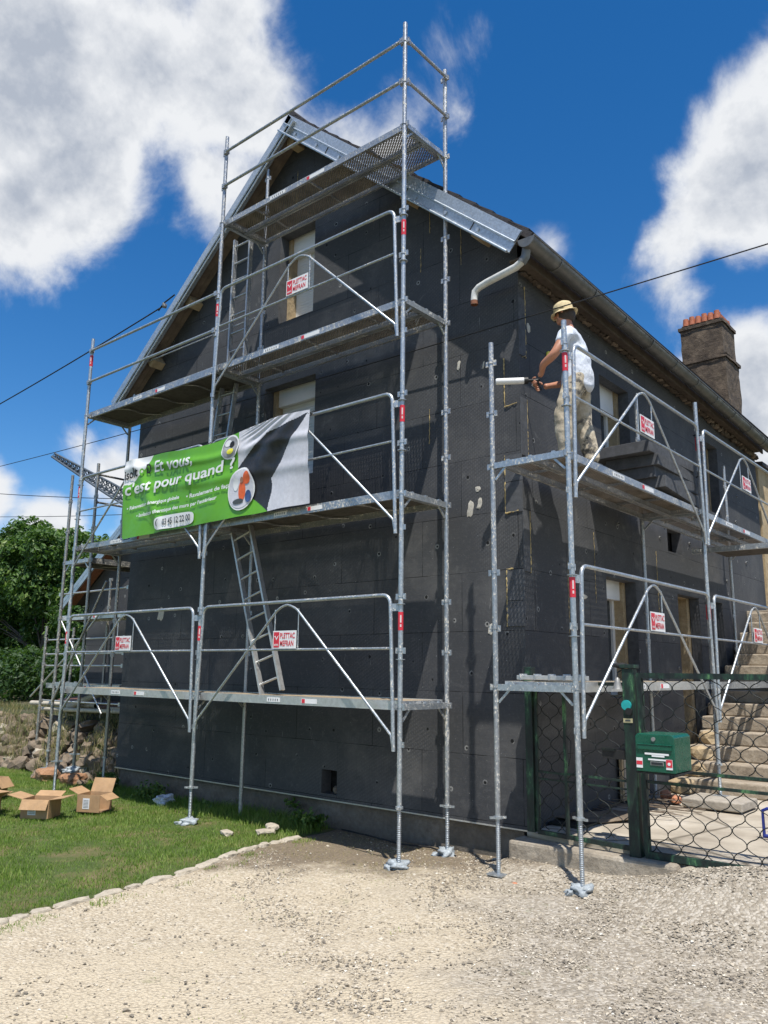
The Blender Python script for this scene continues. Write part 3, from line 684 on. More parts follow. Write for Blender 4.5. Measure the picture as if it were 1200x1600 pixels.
def window(face, h, lintel=.17, frame_w=.06, shutter_to=None, side='both', depth=.16, stone_r=.10, door=False):
    u0, u1, z0, z1 = h; P = (lambda u, z, d: Vector((u, GY + d, z))) if face == 'g' else (lambda u, z, d: Vector((GX1 - d, u, z)))
    root_mb = MB()
    # stone surround of the old wall, seen behind the insulation edge
    def slab(mb, a0, a1, b0, b1, d0, d1, mat):
        c = (P(a0, b0, d0) + P(a1, b1, d1)) / 2; s = P(a1, b1, d1) - P(a0, b0, d0); mb.box(c, (abs(s.x), abs(s.y), abs(s.z)), mat)
    e = .04
    slab(root_mb, u0 - e, u0 + stone_r * .35, z0 - e, z1 + e, depth + .002, depth + .34, 'old_stone'); slab(root_mb, u1 - stone_r * .35, u1 + e, z0 - e, z1 + e, depth + .002, depth + .34, 'old_stone')
    slab(root_mb, u0 + stone_r * .35, u1 - stone_r * .35, z0 - e, z0 + .02, depth + .002, depth + .34, 'old_stone')
    w0 = root_mb.build('window' if not door else 'door', house)
    a0 = u0 + stone_r * .35; a1 = u1 - stone_r * .35; d = depth + .12
    fm = MB(); fw = frame_w
    slab(fm, a0, a0 + fw, z0 + .02, z1 - lintel, d, d + .06, 'pvc_white'); slab(fm, a1 - fw, a1, z0 + .02, z1 - lintel, d, d + .06, 'pvc_white')
    slab(fm, a0 + fw, a1 - fw, z0 + .02, z0 + .02 + fw, d, d + .06, 'pvc_white')
    if (a1 - a0) > .45 and shutter_to is None: slab(fm, (a0 + a1) / 2 - .045, (a0 + a1) / 2 + .045, z0 + .02 + fw, z1 - lintel, d + .001, d + .055, 'pvc_white')
    fm.build('frame', w0)
    bx = MB(); slab(bx, a0, a1, z1 - lintel, z1 + .03, d - .08, d + .08, 'pvc_white'); bx.build('shutter_box', w0)
    gl = MB(); slab(gl, a0 + fw, a1 - fw, z0 + .02 + fw, z1 - lintel, d + .03, d + .035, 'glass_dark'); gl.build('pane', w0)
    if shutter_to is not None:
        sh = MB(); z = z1 - lintel - .002
        while z > shutter_to:
            q = MB(); c0 = P(a0 + .02, z, d - .002); c1 = P(a1 - .02, z - .037, d + .010); s = c1 - c0
            sh.box((c0 + c1) / 2, (abs(s.x), abs(s.y), abs(s.z)), 'pvc_white'); z -= .04
        sh.build('roller_shutter', w0)
    return w0
window('g', gh[0], lintel=.26, shutter_to=6.42, stone_r=.16)
window('g', gh[1], lintel=.22, shutter_to=4.25, stone_r=.18)
window('f', fh[0], lintel=.30, stone_r=.20, depth=.14)
window('f', fh[1], lintel=.22, stone_r=.22, depth=.14)
window('f', fh[4], lintel=.12, stone_r=.12, depth=.14)
dm = MB()
for h in (fh[2], fh[5]):
    for a in (h[0] - .02, h[1] - .10 if h is fh[2] else h[1] - .04): dm.box((GX1 - .14 - .22, a + .06, (h[2] + h[3]) / 2), (.42, .10, h[3] - h[2] + .1), 'old_stone')
    dm.box((GX1 - .14 - .22, (h[0] + h[1]) / 2, h[3] + .02), (.42, h[1] - h[0] - .12, .06), 'old_stone')
dr = dm.build('doorway', house)
mb = MB(); mb.box((GX1 - .46, (fh[2][0] + fh[2][1]) / 2, 1.55), (.05, .66, 2.4), 'timber_weathered'); mb.build('door_leaf', dr)
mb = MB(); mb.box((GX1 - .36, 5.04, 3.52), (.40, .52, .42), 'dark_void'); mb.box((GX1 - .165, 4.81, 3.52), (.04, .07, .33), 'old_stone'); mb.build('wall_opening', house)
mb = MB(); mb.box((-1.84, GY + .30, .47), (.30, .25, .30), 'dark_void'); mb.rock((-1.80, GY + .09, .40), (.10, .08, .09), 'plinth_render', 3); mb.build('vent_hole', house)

# roof
def roof():
    yA, yB = .76, FY1 + .12
    r = MB()
    for (p, q) in ((AP, (1.02, ER[1] - .018)), (AP, EL)):
        n_ = Vector((-(q[1] - p[1]), 0, q[0] - p[0])).normalized();
        if n_.z < 0: n_ = -n_
        t0, t1 = .02, .02
        a = Vector((p[0], 0, p[1])); b = Vector((q[0], 0, q[1])) + (Vector((q[0], 0, q[1])) - a).normalized() * .04
        vs = []
        for y in (yA, yB):
            for base, t in ((a, -.05), (b, -.05), (b, t1), (a, t1)): v = base + n_ * t; vs.append((v.x, y, v.z))
        r.add(vs, [(0, 1, 2, 3), (7, 6, 5, 4), (0, 4, 5, 1), (1, 5, 6, 2), (2, 6, 7, 3), (3, 7, 4, 0)], 'roof_tile')
        # tile courses, butt ends standing proud
        L = (b - a).length; k = 0
        while .28 * k + .1 < L:
            c = a + (b - a).normalized() * (.28 * k + .14) + n_ * (t1 + .004); c.y = (yA + yB) / 2; d_ = (b - a).normalized()
            rot = Matrix((d_, Vector((0, 1, 0)), d_.cross(Vector((0, 1, 0))))).transposed() @ Matrix.Rotation(R_(-3), 3, 'Y')
            r.box(c, (.30, yB - yA - .004 * (k % 2), .022), 'roof_tile', rot); k += 1
    r.tube([(AP[0], yA, AP[1] + .02), (AP[0], yB, AP[1] + .02)], .07, 'roof_tile', 12)
    def sagv(v): return (v[0], v[1], v[2] - .27 * max(0, (v[1] - .76) / 8.5) * min(1, max(0, (v[0] - AP[0]) / 3.63)))
    r.v = [sagv(v) for v in r.v]
    ro = r.build('roof', house)
    # galvanised verge profile: flat web with two rounded ribs
    for (p, q, nm) in ((AP, (ER[0] - .03, ER[1]), 0), (AP, EL, 1)):
        a = Vector((p[0], .72, p[1])); b = Vector((q[0], .72, q[1])); d_ = (b - a).normalized(); dn = Vector((d_.z, 0, -d_.x))
        if dn.z > 0: dn = -dn
        v = MB(); e = a
        v.box((a + b) / 2 + dn * .12, ((b - a).length, .012, .25), 'verge_metal', Matrix((d_, Vector((0, 1, 0)), -dn if d_.cross(Vector((0, 1, 0))).dot(-dn) > 0 else dn)).transposed())
        Rm = Matrix((d_, Vector((0, 1, 0)), d_.cross(Vector((0, 1, 0))))).transposed()
        for off, yy, ww, hh in ((.060, -.012, .016, .115), (.243, -.022, .045, .010)):
            v.box((a + b) / 2 + dn * off + Vector((0, yy, 0)), ((b - a).length, ww, hh), 'verge_metal', Rm)
        v.tube([a + dn * .125 + Vector((0, -.022, 0)), b + dn * .125 + Vector((0, -.022, 0))], .011, 'verge_metal', 8)
        v.tube([a + dn * .245 + Vector((0, -.05, 0)), b + dn * .245 + Vector((0, -.05, 0))], .015, 'verge_metal', 8)
        k = .35
        while k < (b - a).length:
            c = a + d_ * k + dn * .185 + Vector((0, -.012, 0)); v.disc(c, .022, .02, 'verge_metal', 10, (0, 1, 0)); k += .55
        for k in (1.15, 2.9, 4.1):
            if k < (b - a).length: c = a + d_ * k + dn * .12 + Vector((0, -.008, 0)); v.box(c, (.006, .012, .24), 'deck_under', Rm)
        v.build('verge_trim', ro)
        # timber soffit under the overhang
        s = MB(); n_ = -dn; c = (a + b) / 2 + dn * .06 + Vector((0, .14, 0))
        for i, yy in enumerate((.78, .86, .94)):
            s.box(Vector(((a.x + b.x) / 2, yy + .02, (a.z + b.z) / 2)) + dn * (.095 + .002 * i), ((b - a).length - .05, .078, .022), 'timber_weathered', Rm)
        s.build('soffit', ro)
    for x, z in ((-5.70, 6.52), (-4.81, 7.28), (.40, 6.46), (-.60, 7.32), (-2.66, 8.93)):
        pm = MB(); zz = roof_z(x) - .16 - (.05 if x != -2.66 else .08)
        pm.box((x, .885, zz - .06), (.13, .21, .15), 'timber_pale', Matrix.Rotation(R_(40 if x > -2.6 else (-40 if x < -2.7 else 0)), 3, 'Y')); pm.build('purlin_end', ro)
    # gutter
    g = MB(); vs = []; fs = []; n = 10; yy = [.62, 3, 6, 8.98]; zz = [5.935, 5.86, 5.75, 5.625]; cx = 1.065; rr = .095
    for y, z in zip(yy, zz):
        for k in range(n + 1): an = math.pi + math.pi * k / n; vs.append((cx + rr * math.cos(an), y, z + rr * math.sin(an) + .05))
        for k in range(n + 1): an = math.pi + math.pi * k / n; vs.append((cx + (rr - .006) * math.cos(an), y, z + (rr - .006) * math.sin(an) + .05))
    w_ = 2 * (n + 1)
    for j in range(len(yy) - 1):
        for k in range(n): fs.append((j * w_ + k, j * w_ + k + 1, (j + 1) * w_ + k + 1, (j + 1) * w_ + k))
        for k in range(n): fs.append((j * w_ + n + 1 + k, (j + 1) * w_ + n + 1 + k, (j + 1) * w_ + n + 2 + k, j * w_ + n + 2 + k))
    g.add(vs, fs, 'zinc', True)
    for j, y in ((0, .62), (len(yy) - 1, 8.98)):
        g.add([vs[j * w_ + k] for k in range(n + 1)], [tuple(range(n + 1))], 'zinc')
    g.tube([(cx + rr, .62, 5.985), (cx + rr, 8.98, 5.675)], .010, 'zinc', 8)
    y = 1.2
    while y < 8.9:
        z = 5.985 - .0371 * (y - .62)
        g.tube([(cx + (rr + .004) * math.cos(math.pi + math.pi * k / 8), y, z + (rr + .004) * math.sin(math.pi + math.pi * k / 8)) for k in range(9)], .006, 'zinc', 6); y += .8
    go = g.build('gutter', ro)
    b = MB(); b.box((.93, 4.9, 5.93), (.022, 8.2, .16), 'eave_timber'); b.box((.845, 4.9, 5.905), (.17, 8.2, .02), 'eave_timber')
    for i in range(150):
        y = 1.05 + i * .0545; far = sstep(6.0, 7.2, y); hh = random.uniform(.015, .035) + far * random.uniform(.02, .09)
        b.rock((GX1 + .03 + random.uniform(0, .02), y, 5.885 - hh * .4), (.05 + .05 * random.random(), random.uniform(.05, .11), hh), random.choice(('eave_timber', 'timber_weathered', 'eave_timber', 'plinth_render' if far > .5 else 'eave_timber')), i, 1, .5)
    b.v = [(v[0], v[1], v[2] - .27 * (v[1] - .76) / 8.5) for v in b.v]
    b.build('eaves_board', ro)
    d = MB(); pts = [(1.03, .70, 5.93), (1.01, .70, 5.83), (.97, .69, 5.775)]
    d.tube(pts, .046, 'zinc', 14); d.tube([(.985, .69, 5.79), (.90, .70, 5.755), (.50, .77, 5.74), (.385, .80, 5.735), (.335, .80, 5.70), (.325, .80, 5.63), (.325, .80, 5.585)], .038, 'pipe_pale', 14, False)
    d.tube([(.325, .80, 5.60), (.325, .80, 5.555)], .0395, 'rust', 14, False); d.build('downpipe', go)
    # chimney on the far gable
    c = MB(); yb = 8.85; x0, x1 = -.40, .44; y0, y1 = 8.95, 9.75
    def blk(x0, x1, y0, y1, z0, z1, mt='chimney_render'):
        nx = 10; nz_ = max(2, int((z1 - z0) / .09)); c_ = []
        for (ax, aa, ab, fx) in (('y', x0, x1, y0), ('x', y0, y1, x1), ('y', x1, x0, y1), ('x', y1, y0, x0)):
            vs = []; fs = []
            for j in range(nz_ + 1):
                for i in range(nx + 1):
                    u = aa + (ab - aa) * i / nx; z = z0 + (z1 - z0) * j / nz_
                    p = Vector((u, fx, z)) if ax == 'y' else Vector((fx, u, z))
                    o_ = .035 * noise.noise(p * 4) + .02 * noise.noise(p * 11)
                    cen = Vector(((x0 + x1) / 2, (y0 + y1) / 2, p.z)); p = p + (p - cen) * o_ * .9
                    vs.append(p)
            for j in range(nz_):
                for i in range(nx): q = j * (nx + 1) + i; fs.append((q, q + 1, q + nx + 2, q + nx + 1))
            c.add(vs, fs, mt, False)
        c.add([(x0, y0, z1), (x1, y0, z1), (x1, y1, z1), (x0, y1, z1)], [(0, 1, 2, 3)], mt)
    blk(x0 - .0, x1 + .0, y0, y1, 5.6, 7.56); blk(x0 - .03, x1 + .03, y0 - .03, y1 + .03, 7.54, 7.60); blk(x0 + .03, x1 - .03, y0 + .03, y1 - .03, 7.58, 8.27)
    blk(x0 + .0, x1 - .0, y0, y1, 8.25, 8.31); blk(x0 + .06, x1 - .06, y0 + .06, y1 - .06, 8.29, 8.36)
    co = c.build('chimney', ro)
    t = MB(); xa, xb = x0 + .07, x1 - .07; ya = y0 + .10
    for i in range(6):
        xx = xa + (xb - xa) * (i + .5) / 6; t.lathe((xx, ya, 8.35), [(.066, 0), (.054, .12), (.05, .15 + .02 * (i % 2))], 'terracotta', 10); t.lathe((xx, y1 - .12, 8.35), [(.066, 0), (.054, .12), (.05, .15)], 'terracotta', 10)
    t.box(((xa + xb) / 2, ya + .03, 8.42), (xb - xa, .03, .13), 'terracotta'); t.box((xb - .02, (ya + y1) / 2, 8.41), (.03, y1 - ya - .2, .12), 'terracotta')
    t.build('chimney_pot_row', house)
roof()

# interlocked corner boards and foam beads
def corner():
    mb = MB()
    for z0, z1 in ((3.30, 3.62), (3.62, 3.90), (2.17, 2.42), (2.42, 2.73)): mb = MB(); mb.box(((.548 + GX1 + .004) / 2, GY - .004, (z0 + z1) / 2), (GX1 + .008 - .548, .012, z1 - z0 - .006), 'insulation_board'); mb.build('corner_board', house)
    for z0, z1 in ((2.70, 3.32), (3.88, 4.50), (4.95, 5.6)): mb = MB(); mb.box((GX1 + .004, GY + .055, (z0 + z1) / 2), (.012, .125, z1 - z0 - .008), 'insulation_board'); mb.build('corner_board', house)
    def bead(a, b, r=.007):
        a = Vector(a); b = Vector(b); n = max(4, int((b - a).length / .022)); pts = []; rs = []
        for i in range(n + 1):
            p = a.lerp(b, i / n) + Vector((random.uniform(-.003, .003), random.uniform(-.003, .003), random.uniform(-.003, .003))); pts.append(p); rs.append(r * random.choice((.3, .6, .8, 1, 1.3)))
        f = MB(); f.tube(pts, rs, 'foam', 6); f.build('foam_bead', house)
    y = GY - .008; x = GX1 + .008
    bead((.546, y, 3.30), (.546, y, 3.90)); bead((.546, y, 3.30), (.70, y, 3.315)); bead((.546, y, 2.17), (.546, y, 2.73)); bead((.546, y, 2.735), (.62, y, 2.735))
    bead((.556, y, 4.42), (.556, y, 4.95)); bead((.556, y, 4.42), (.70, y, 4.44), .006)
    bead((x, 1.12, 2.70), (x, 1.12, 3.32)); bead((x, 1.12, 3.88), (x, 1.12, 4.50), .005); bead((x, 1.12, 4.95), (x, 1.12, 5.75), .006)
    bead((x, 1.03, 4.93), (x, 1.12, 4.98), .006)
    for (yy, z0, z1) in ((1.9, 2.0, 2.9), (2.55, 2.5, 3.3), (4.35, 2.45, 3.3), (6.5, 3.9, 4.6)): bead((x - .004, yy, z0), (x - .004, yy, z1), .0028)
    for (xx, z0, z1) in ((-2.72, 8.0, 8.55), (-.42, 6.75, 7.05), (.02, 6.2, 6.7), (-.42, 4.2, 4.6), (-3.35, 3.0, 3.3), (-.55, 6.3, 6.6)): bead((xx, y + .005, z0), (xx, y + .005, z1), .004)
    for (xx, z, a, b) in ((.115, 3.40, .07, .16), (.23, 3.44, .05, .12), (.21, 3.60, .06, .05), (-.02, 5.02, .04, .10), (-.60, 5.72, .05, .12), (.30, 4.95, .02, .08), (-5.3, 2.5, .12, .20), (.35, 2.15, .05, .12)):
        pl = MB(); pl.rock((xx, GY - .001, z), (a, .012, b), 'mortar', seed=int(xx * 31), sub=2, rough=.5, rot=Matrix.Rotation(R_(12), 3, 'Y')); pl.build('plaster_dab', house)
    for (yy, z, a, b) in ((1.75, 4.38, .05, .05), (1.95, 4.33, .04, .04), (1.3, 4.7, .03, .03), (1.2, 5.32, .06, .10), (2.25, 2.55, .15, .05)):
        pl = MB(); pl.rock((GX1 + .001, yy, z), (.012, a, b), 'mortar', seed=int(yy * 31), sub=2, rough=.5, rot=Matrix.Identity(3)); pl.build('plaster_dab', house)
    ds = MB()
    for i in range(34):
        yy = 1.35 + random.random() * 7.4; z = .7 + random.random() * 4.9
        if any(h[0] - .08 < yy < h[1] + .08 and h[2] - .08 < z < h[3] + .08 for h in fh): continue
        ds = MB(); ds.disc((GX1 + .006, yy, z), .022, .012, 'cast_grey', 10, (1, 0, 0)); ds.disc((GX1 + .012, yy, z), .010, .016, 'black', 8, (1, 0, 0)); ds.build('fixing_dowel', house)
    ds = MB(); ds.disc((GX1 + .008, 1.62, 5.13), .055, .012, 'yellow', 18, (1, 0, 0)); ds.build('yellow_disc', house)
corner()

# ------------------------------------------------------------------ scaffolding
RT = .0242
def standard(root, x, y, z0, z1, levels, mat='galvanised', dirv=(1, 0), split=None):
    mb = MB(); mb.tube([(x, y, z0), (x, y, z1)], RT, mat, 12)
    if split: 
        for z in split: mb.tube([(x, y, z), (x, y, z + .16)], RT + .003, mat, 12)
    dx, dy = dirv
    for L in levels:
        for dz in (-.03, .48, .98):
            z = L + dz
            if not (z0 < z < z1 + .02): continue
            mb.tube([(x, y, z - .004), (x, y, z + .004)], RT + .006, mat, 12)
            for s in (-1, 1):
                c = Vector((x + dx * s * .042, y + dy * s * .042, z)); mb.box(c, (.03 if dx else .014, .03 if dy else .014, .055), mat)
    o = mb.build('standard', root); return o
def jack(root, x, y, zg, z, wrap=True, seed=0):
    mb = MB(); zs = [];
    mb.tube([(x, y, zg + .01), (x, y, z + .02)], .0175, 'galvanised', 10)
    k = zg + .05
    while k < z: mb.tube([(x, y, k - .005), (x, y, k), (x, y, k + .005)], [.0175, .0215, .0175], 'galvanised', 10, False); k += .016
    mb.disc((x, y, z + .012), .036, .022, 'galvanised', 14); a = seed * 1.3
    mb.bar((x - .075 * math.cos(a), y - .075 * math.sin(a), z + .012), (x + .075 * math.cos(a), y + .075 * math.sin(a), z + .012), .022, .018, 'galvanised')
    mb.box((x, y, zg + .006), (.15, .15, .012), 'galvanised'); jo = mb.build('base_jack', root)
    if wrap:
        w_ = MB(); w_.rock((x, y, zg + .04), (.16, .15, .09), 'plastic_wrap', seed + 2, 3, .75); w_.rock((x - .07, y - .06, zg + .025), (.12, .05, .05), 'plastic_wrap', seed + 5, 3, .7); w_.sm = [True] * len(w_.sm); w_.build('plastic_wrapping', jo)
def sticker(root_std, x, y, z, h=.17):
    mb = MB(); mb.tube([(x, y, z), (x, y, z + h)], RT + .0015, 'red', 16, False)
    for k, (za, zb) in enumerate(((.03, .055), (.07, .14))):
        for a in (-50, -35): 
            an = R_(a - 8); c = Vector((x + (RT + .003) * math.cos(an), y + (RT + .003) * math.sin(an), z + (za + zb) / 2)); mb.box(c, (.004, .004, zb - za), 'white')
    mb.build('label_sticker', root_std)
def transom(root, a, b, drop=0):
    mb = MB(); a = Vector(a); b = Vector(b); d = (b - a).normalized()
    mb.bar(a + d * .03, b - d * .03, .045, .055, 'galvanised')
    for t in (.22, .52, .82): c = a.lerp(b, t); mb.box(c + Vector((0, 0, .034)), (.03, .03, .02), 'galvanised')
    for e, s in ((a, 1), (b, -1)): mb.bar(e + d * s * .03 + Vector((0, 0, -.13)), e + d * s * .14 + Vector((0, 0, -.02)), .012, .02, 'galvanised')
    mb.build('transom', root)
def deck(root, a, b, side, z, kind='perf', width=.66, mat='galvanised_splashed'):
    """deck running a->b (xy), side: unit normal to the far long edge"""
    a = Vector((*a, z)); b = Vector((*b, z)); s = Vector((*side, 0)); d = (b - a).normalized(); L = (b - a).length
    up = Vector((0, 0, 1)); mb = MB()
    def bx(t0, t1, s0, s1, z0, z1, m_, rot=None):
        c = a + d * (t0 + t1) / 2 + s * (s0 + s1) / 2 + up * (z0 + z1) / 2
        Rm = Matrix((d, up.cross(d), up)).transposed(); mb.box(c, (t1 - t0, s1 - s0, z1 - z0), m_, Rm)
    if kind == 'perf':
        for k in range(2):
            s0 = k * (width / 2 + .004); s1 = s0 + width / 2 - .008
            bx(0, L, s0, s0 + .006, -.075, -.004, mat); bx(0, L, s1 - .006, s1, -.075, -.004, mat)
            bx(0, L, s0 + .006, s0 + .03, -.075, -.069, mat); bx(0, L, s1 - .03, s1 - .006, -.075, -.069, mat)
            t = .5
            while t < L - .2: bx(t, t + .015, s0 + .03, s1 - .03, -.035, -.012, 'galvanised_old'); t += .95
            for t in (0, L - .05): bx(t, t + .05, s0 + .0065, s1 - .0065, -.06, -.008, mat)
        o = mb.build('deck', root); 
        sh = MB()
        for k in range(2):
            s0 = k * (width / 2 + .004) + .0065; s1 = s0 + width / 2 - .021; c = [a + s * s0, b + s * s0, b + s * s1, a + s * s1]
            sh.add([p + up * -.0055 for p in c], [(0, 1, 2, 3)], 'perforated_steel')
        sh.build('perforated_plate', o)
    else:
        bx(0, L, 0, .03, -.085, 0, 'aluminium' if kind == 'alu' else mat); bx(0, L, width - .03, width, -.085, 0, 'aluminium' if kind == 'alu' else mat)
        for t in (0, L - .04): bx(t, t + .04, .03, width - .03, -.075, -.004, mat)
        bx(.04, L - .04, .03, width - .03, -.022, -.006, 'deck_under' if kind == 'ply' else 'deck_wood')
        t = .55
        o = mb.build('deck', root); br = MB()
        while t < L - .4:
            pts = []
            for i in range(9):
                q = i / 8; pts.append(a + d * (t + .22 * math.sin(q * math.pi * 2) * .35 + .35 * q) + s * (.03 + (width - .06) * q) + up * (-.05))
            br = MB(); br.tube(pts, .011, 'galvanised_old', 6); br.build('underside_brace', o); t += .8
        if kind == 'alu' or True:
            w_ = MB(); c = a + d * L * .5 + s * -.002 + up * -.042; Rm = Matrix((d, up.cross(d), up)).transposed()
            w_.box(a + d * L * .42 + s * -.002 + up * -.042, (.20, .003, .045), 'white', Rm); w_.box(a + d * L * .60 + s * -.002 + up * -.042, (.22, .003, .045), 'white', Rm); w_.box(a + d * (L * .60 - .08) + s * -.004 + up * -.042, (.045, .002, .04), 'red', Rm)
            for i in range(5): w_.box(a + d * (L * .42 - .07 + i * .034) + s * -.004 + up * -.042, (.012, .002, .022), 'text_dark', Rm)
            w_.build('deck_label', o)
    if kind == 'perf':
        w_ = MB(); Rm = Matrix((d, up.cross(d), up)).transposed()
        w_.box(a + d * L * .33 + s * -.002 + up * -.04, (.26, .003, .045), 'white', Rm); w_.box(a + d * L * .55 + s * -.002 + up * -.04, (.28, .003, .045), 'white', Rm); w_.box(a + d * (L * .55 - .12) + s * -.004 + up * -.04, (.045, .002, .04), 'red', Rm)
        for i in range(6): w_.box(a + d * (L * .33 - .09 + i * .036) + s * -.004 + up * -.04, (.012, .002, .022), 'text_dark', Rm)
        w_.build('deck_label', o)
    return o

T_A = text_geo('PLETTAC', 1.0, .018, 'LEFT'); T_B = text_geo('MEFRAN', 1.0, .018, 'LEFT'); T_N = text_geo('NOVO', 1.0, .03, 'CENTER')
def fit(tg, wd, ht):
    vs, fs = tg; x0 = min(v[0] for v in vs); x1 = max(v[0] for v in vs); y0 = min(v[1] for v in vs); y1 = max(v[1] for v in vs)
    return [((v[0] - x0) / (x1 - x0) * wd, (v[1] - y0) / (y1 - y0) * ht) for v in vs], fs
def sign_plate(root, org, d, nrm, wd=.35, ht=.185):
    """org: lower left corner; d: unit direction along the text; nrm: unit normal towards the viewer"""
    org = Vector(org); d = Vector(d); nrm = Vector(nrm); up = Vector((0, 0, 1)); mb = MB()
    Rm = Matrix((d, -nrm, up)).transposed()
    mb.box(org + d * wd / 2 + up * ht / 2, (wd, .006, ht), 'white', Rm)
    mb.box(org + d * .055 + up * (ht / 2) + nrm * .0045, (.085, .002, ht * .86), 'red', Rm)
    def P(u, v, k=.006): return org + d * u + up * v + nrm * k
    # white bird mark
    mb.add([P(.02, .125, .0065), P(.040, .135, .0065), P(.055, .105, .0065), P(.070, .125, .0065), P(.090, .140, .0065), P(.072, .108, .0065), P(.055, .088, .0065), P(.042, .115, .0065)], [(0, 7, 1), (1, 7, 6, 2), (2, 6, 5, 3), (3, 5, 4)], 'white')
    vs, fs = fit(T_N, .065, .022); mb.add([P(.022 + a, .028 + b, .0065) for a, b in vs], fs, 'white')
    vs, fs = fit(T_A, .222, .058); mb.add([P(.112 + a, .105 + b) for a, b in vs], fs, 'red')
    vs, fs = fit(T_B, .205, .058); mb.add([P(.112 + a, .026 + b) for a, b in vs], fs, 'red')
    mb.build('sign_plate', root)
def guard_frame(root, a, b, z, nrm, sign=True, sign_t=.5, rise=1.0, low=-.42, mat='galvanised', hooks=True):
    """A-braced guard rail frame between two standards, z = deck level"""
    a = Vector((*a, 0)); b = Vector((*b, 0)); d = (b - a).normalized(); L = (b - a).length; up = Vector((0, 0, 1)); n = Vector((*nrm, 0)); o = n * .035
    def P(t, h): return a + d * t + up * (z + h) + o
    mb = MB(); i0, i1 = .10, L - .10; j0, j1 = .045, L - .045; r = .10
    def corner(c0, p, c1, k=6):
        return [c0.lerp(p, t).lerp(p.lerp(c1, t), t) for t in [i / k for i in range(k + 1)]]
    pl = P(i0, rise); pr = P(i1, rise); dl = (P(j0, low) - pl).normalized(); dr_ = (P(j1, low) - pr).normalized()
    pts = [P(j0, low)] + corner(pl + dl * r, pl, pl + d * r) + corner(pr - d * r, pr, pr + dr_ * r) + [P(j1, low)]
    mb.tube(pts, .0185, mat, 10)
    mb.tube([pl + dl * (rise - .5), pr + dr_ * (rise - .5)], .0125, mat, 8)
    # inverted-V brace with rounded head
    m_ = L / 2; h = P(m_, rise - .035) - n * .004; lb = P(j0 + .01, low + .10); rb = P(j1 - .01, low + .10); k = .16
    c0 = P(m_ - k, rise - .055 - .04); c1 = P(m_ + k, rise - .055 - .04); hd0 = P(m_ - .07, rise - .04); hd1 = P(m_ + .07, rise - .04)
    bp = [P(j0 + .005, low + .02), P(j0 + .03, low + .14)] + [c0] + corner(c0, hd0, P(m_, rise - .035))[1:] + corner(P(m_, rise - .035), hd1, c1)[1:] + [P(j1 - .03, low + .14), P(j1 - .005, low + .02)]
    mb.tube(bp, .0135, mat, 8)
    for t in (0, L):
        c = a + d * t + up * (z + rise - .12); q = a + d * (.10 if t == 0 else L - .10) + up * (z + rise - .12) + o
        mb.bar(c, q, .012, .07, mat); mb.disc(c + up * .03, .045, .006, mat, 12); mb.disc(c - up * .48, .045, .006, mat, 12)
        hk = a + d * (t + (.05 if t else -.05)) + up * (z + low + .06); mb.bar(a + d * t + up * (z + low + .06), hk, .01, .05, mat)
    g = mb.build('guardrail_frame', root)
    if sign:
        ss = d if sign > 0 else -d; wd = .35; tt = L * sign_t
        base = P(tt, .50 + .01)
        org = base - d * (wd / 2) if sign > 0 else base + d * (wd / 2)
        sign_plate(g, org + n * .022, ss, n)
        hm = MB()
        for t in (tt - wd / 2 - .004, tt + wd / 2 + .004): hm.tube([P(t, .50), P(t, rise - .16 if False else .92)], .007, mat, 6)
        hm.build('sign_hanger', g)
    return g
def rail(root, a, b, r=.0185, mat='galvanised_splashed', nm='guardrail_tube'):
    mb = MB(); a = Vector(a); b = Vector(b); mb.tube([a, b], r, mat, 10)
    d = (b - a).normalized()
    for e, s in ((a, 1), (b, -1)): mb.box(e + d * s * .02, (.05, .03, .06), mat) if abs(d.x) > .5 else mb.box(e + d * s * .02, (.03, .05, .06), mat)
    mb.build(nm, root)

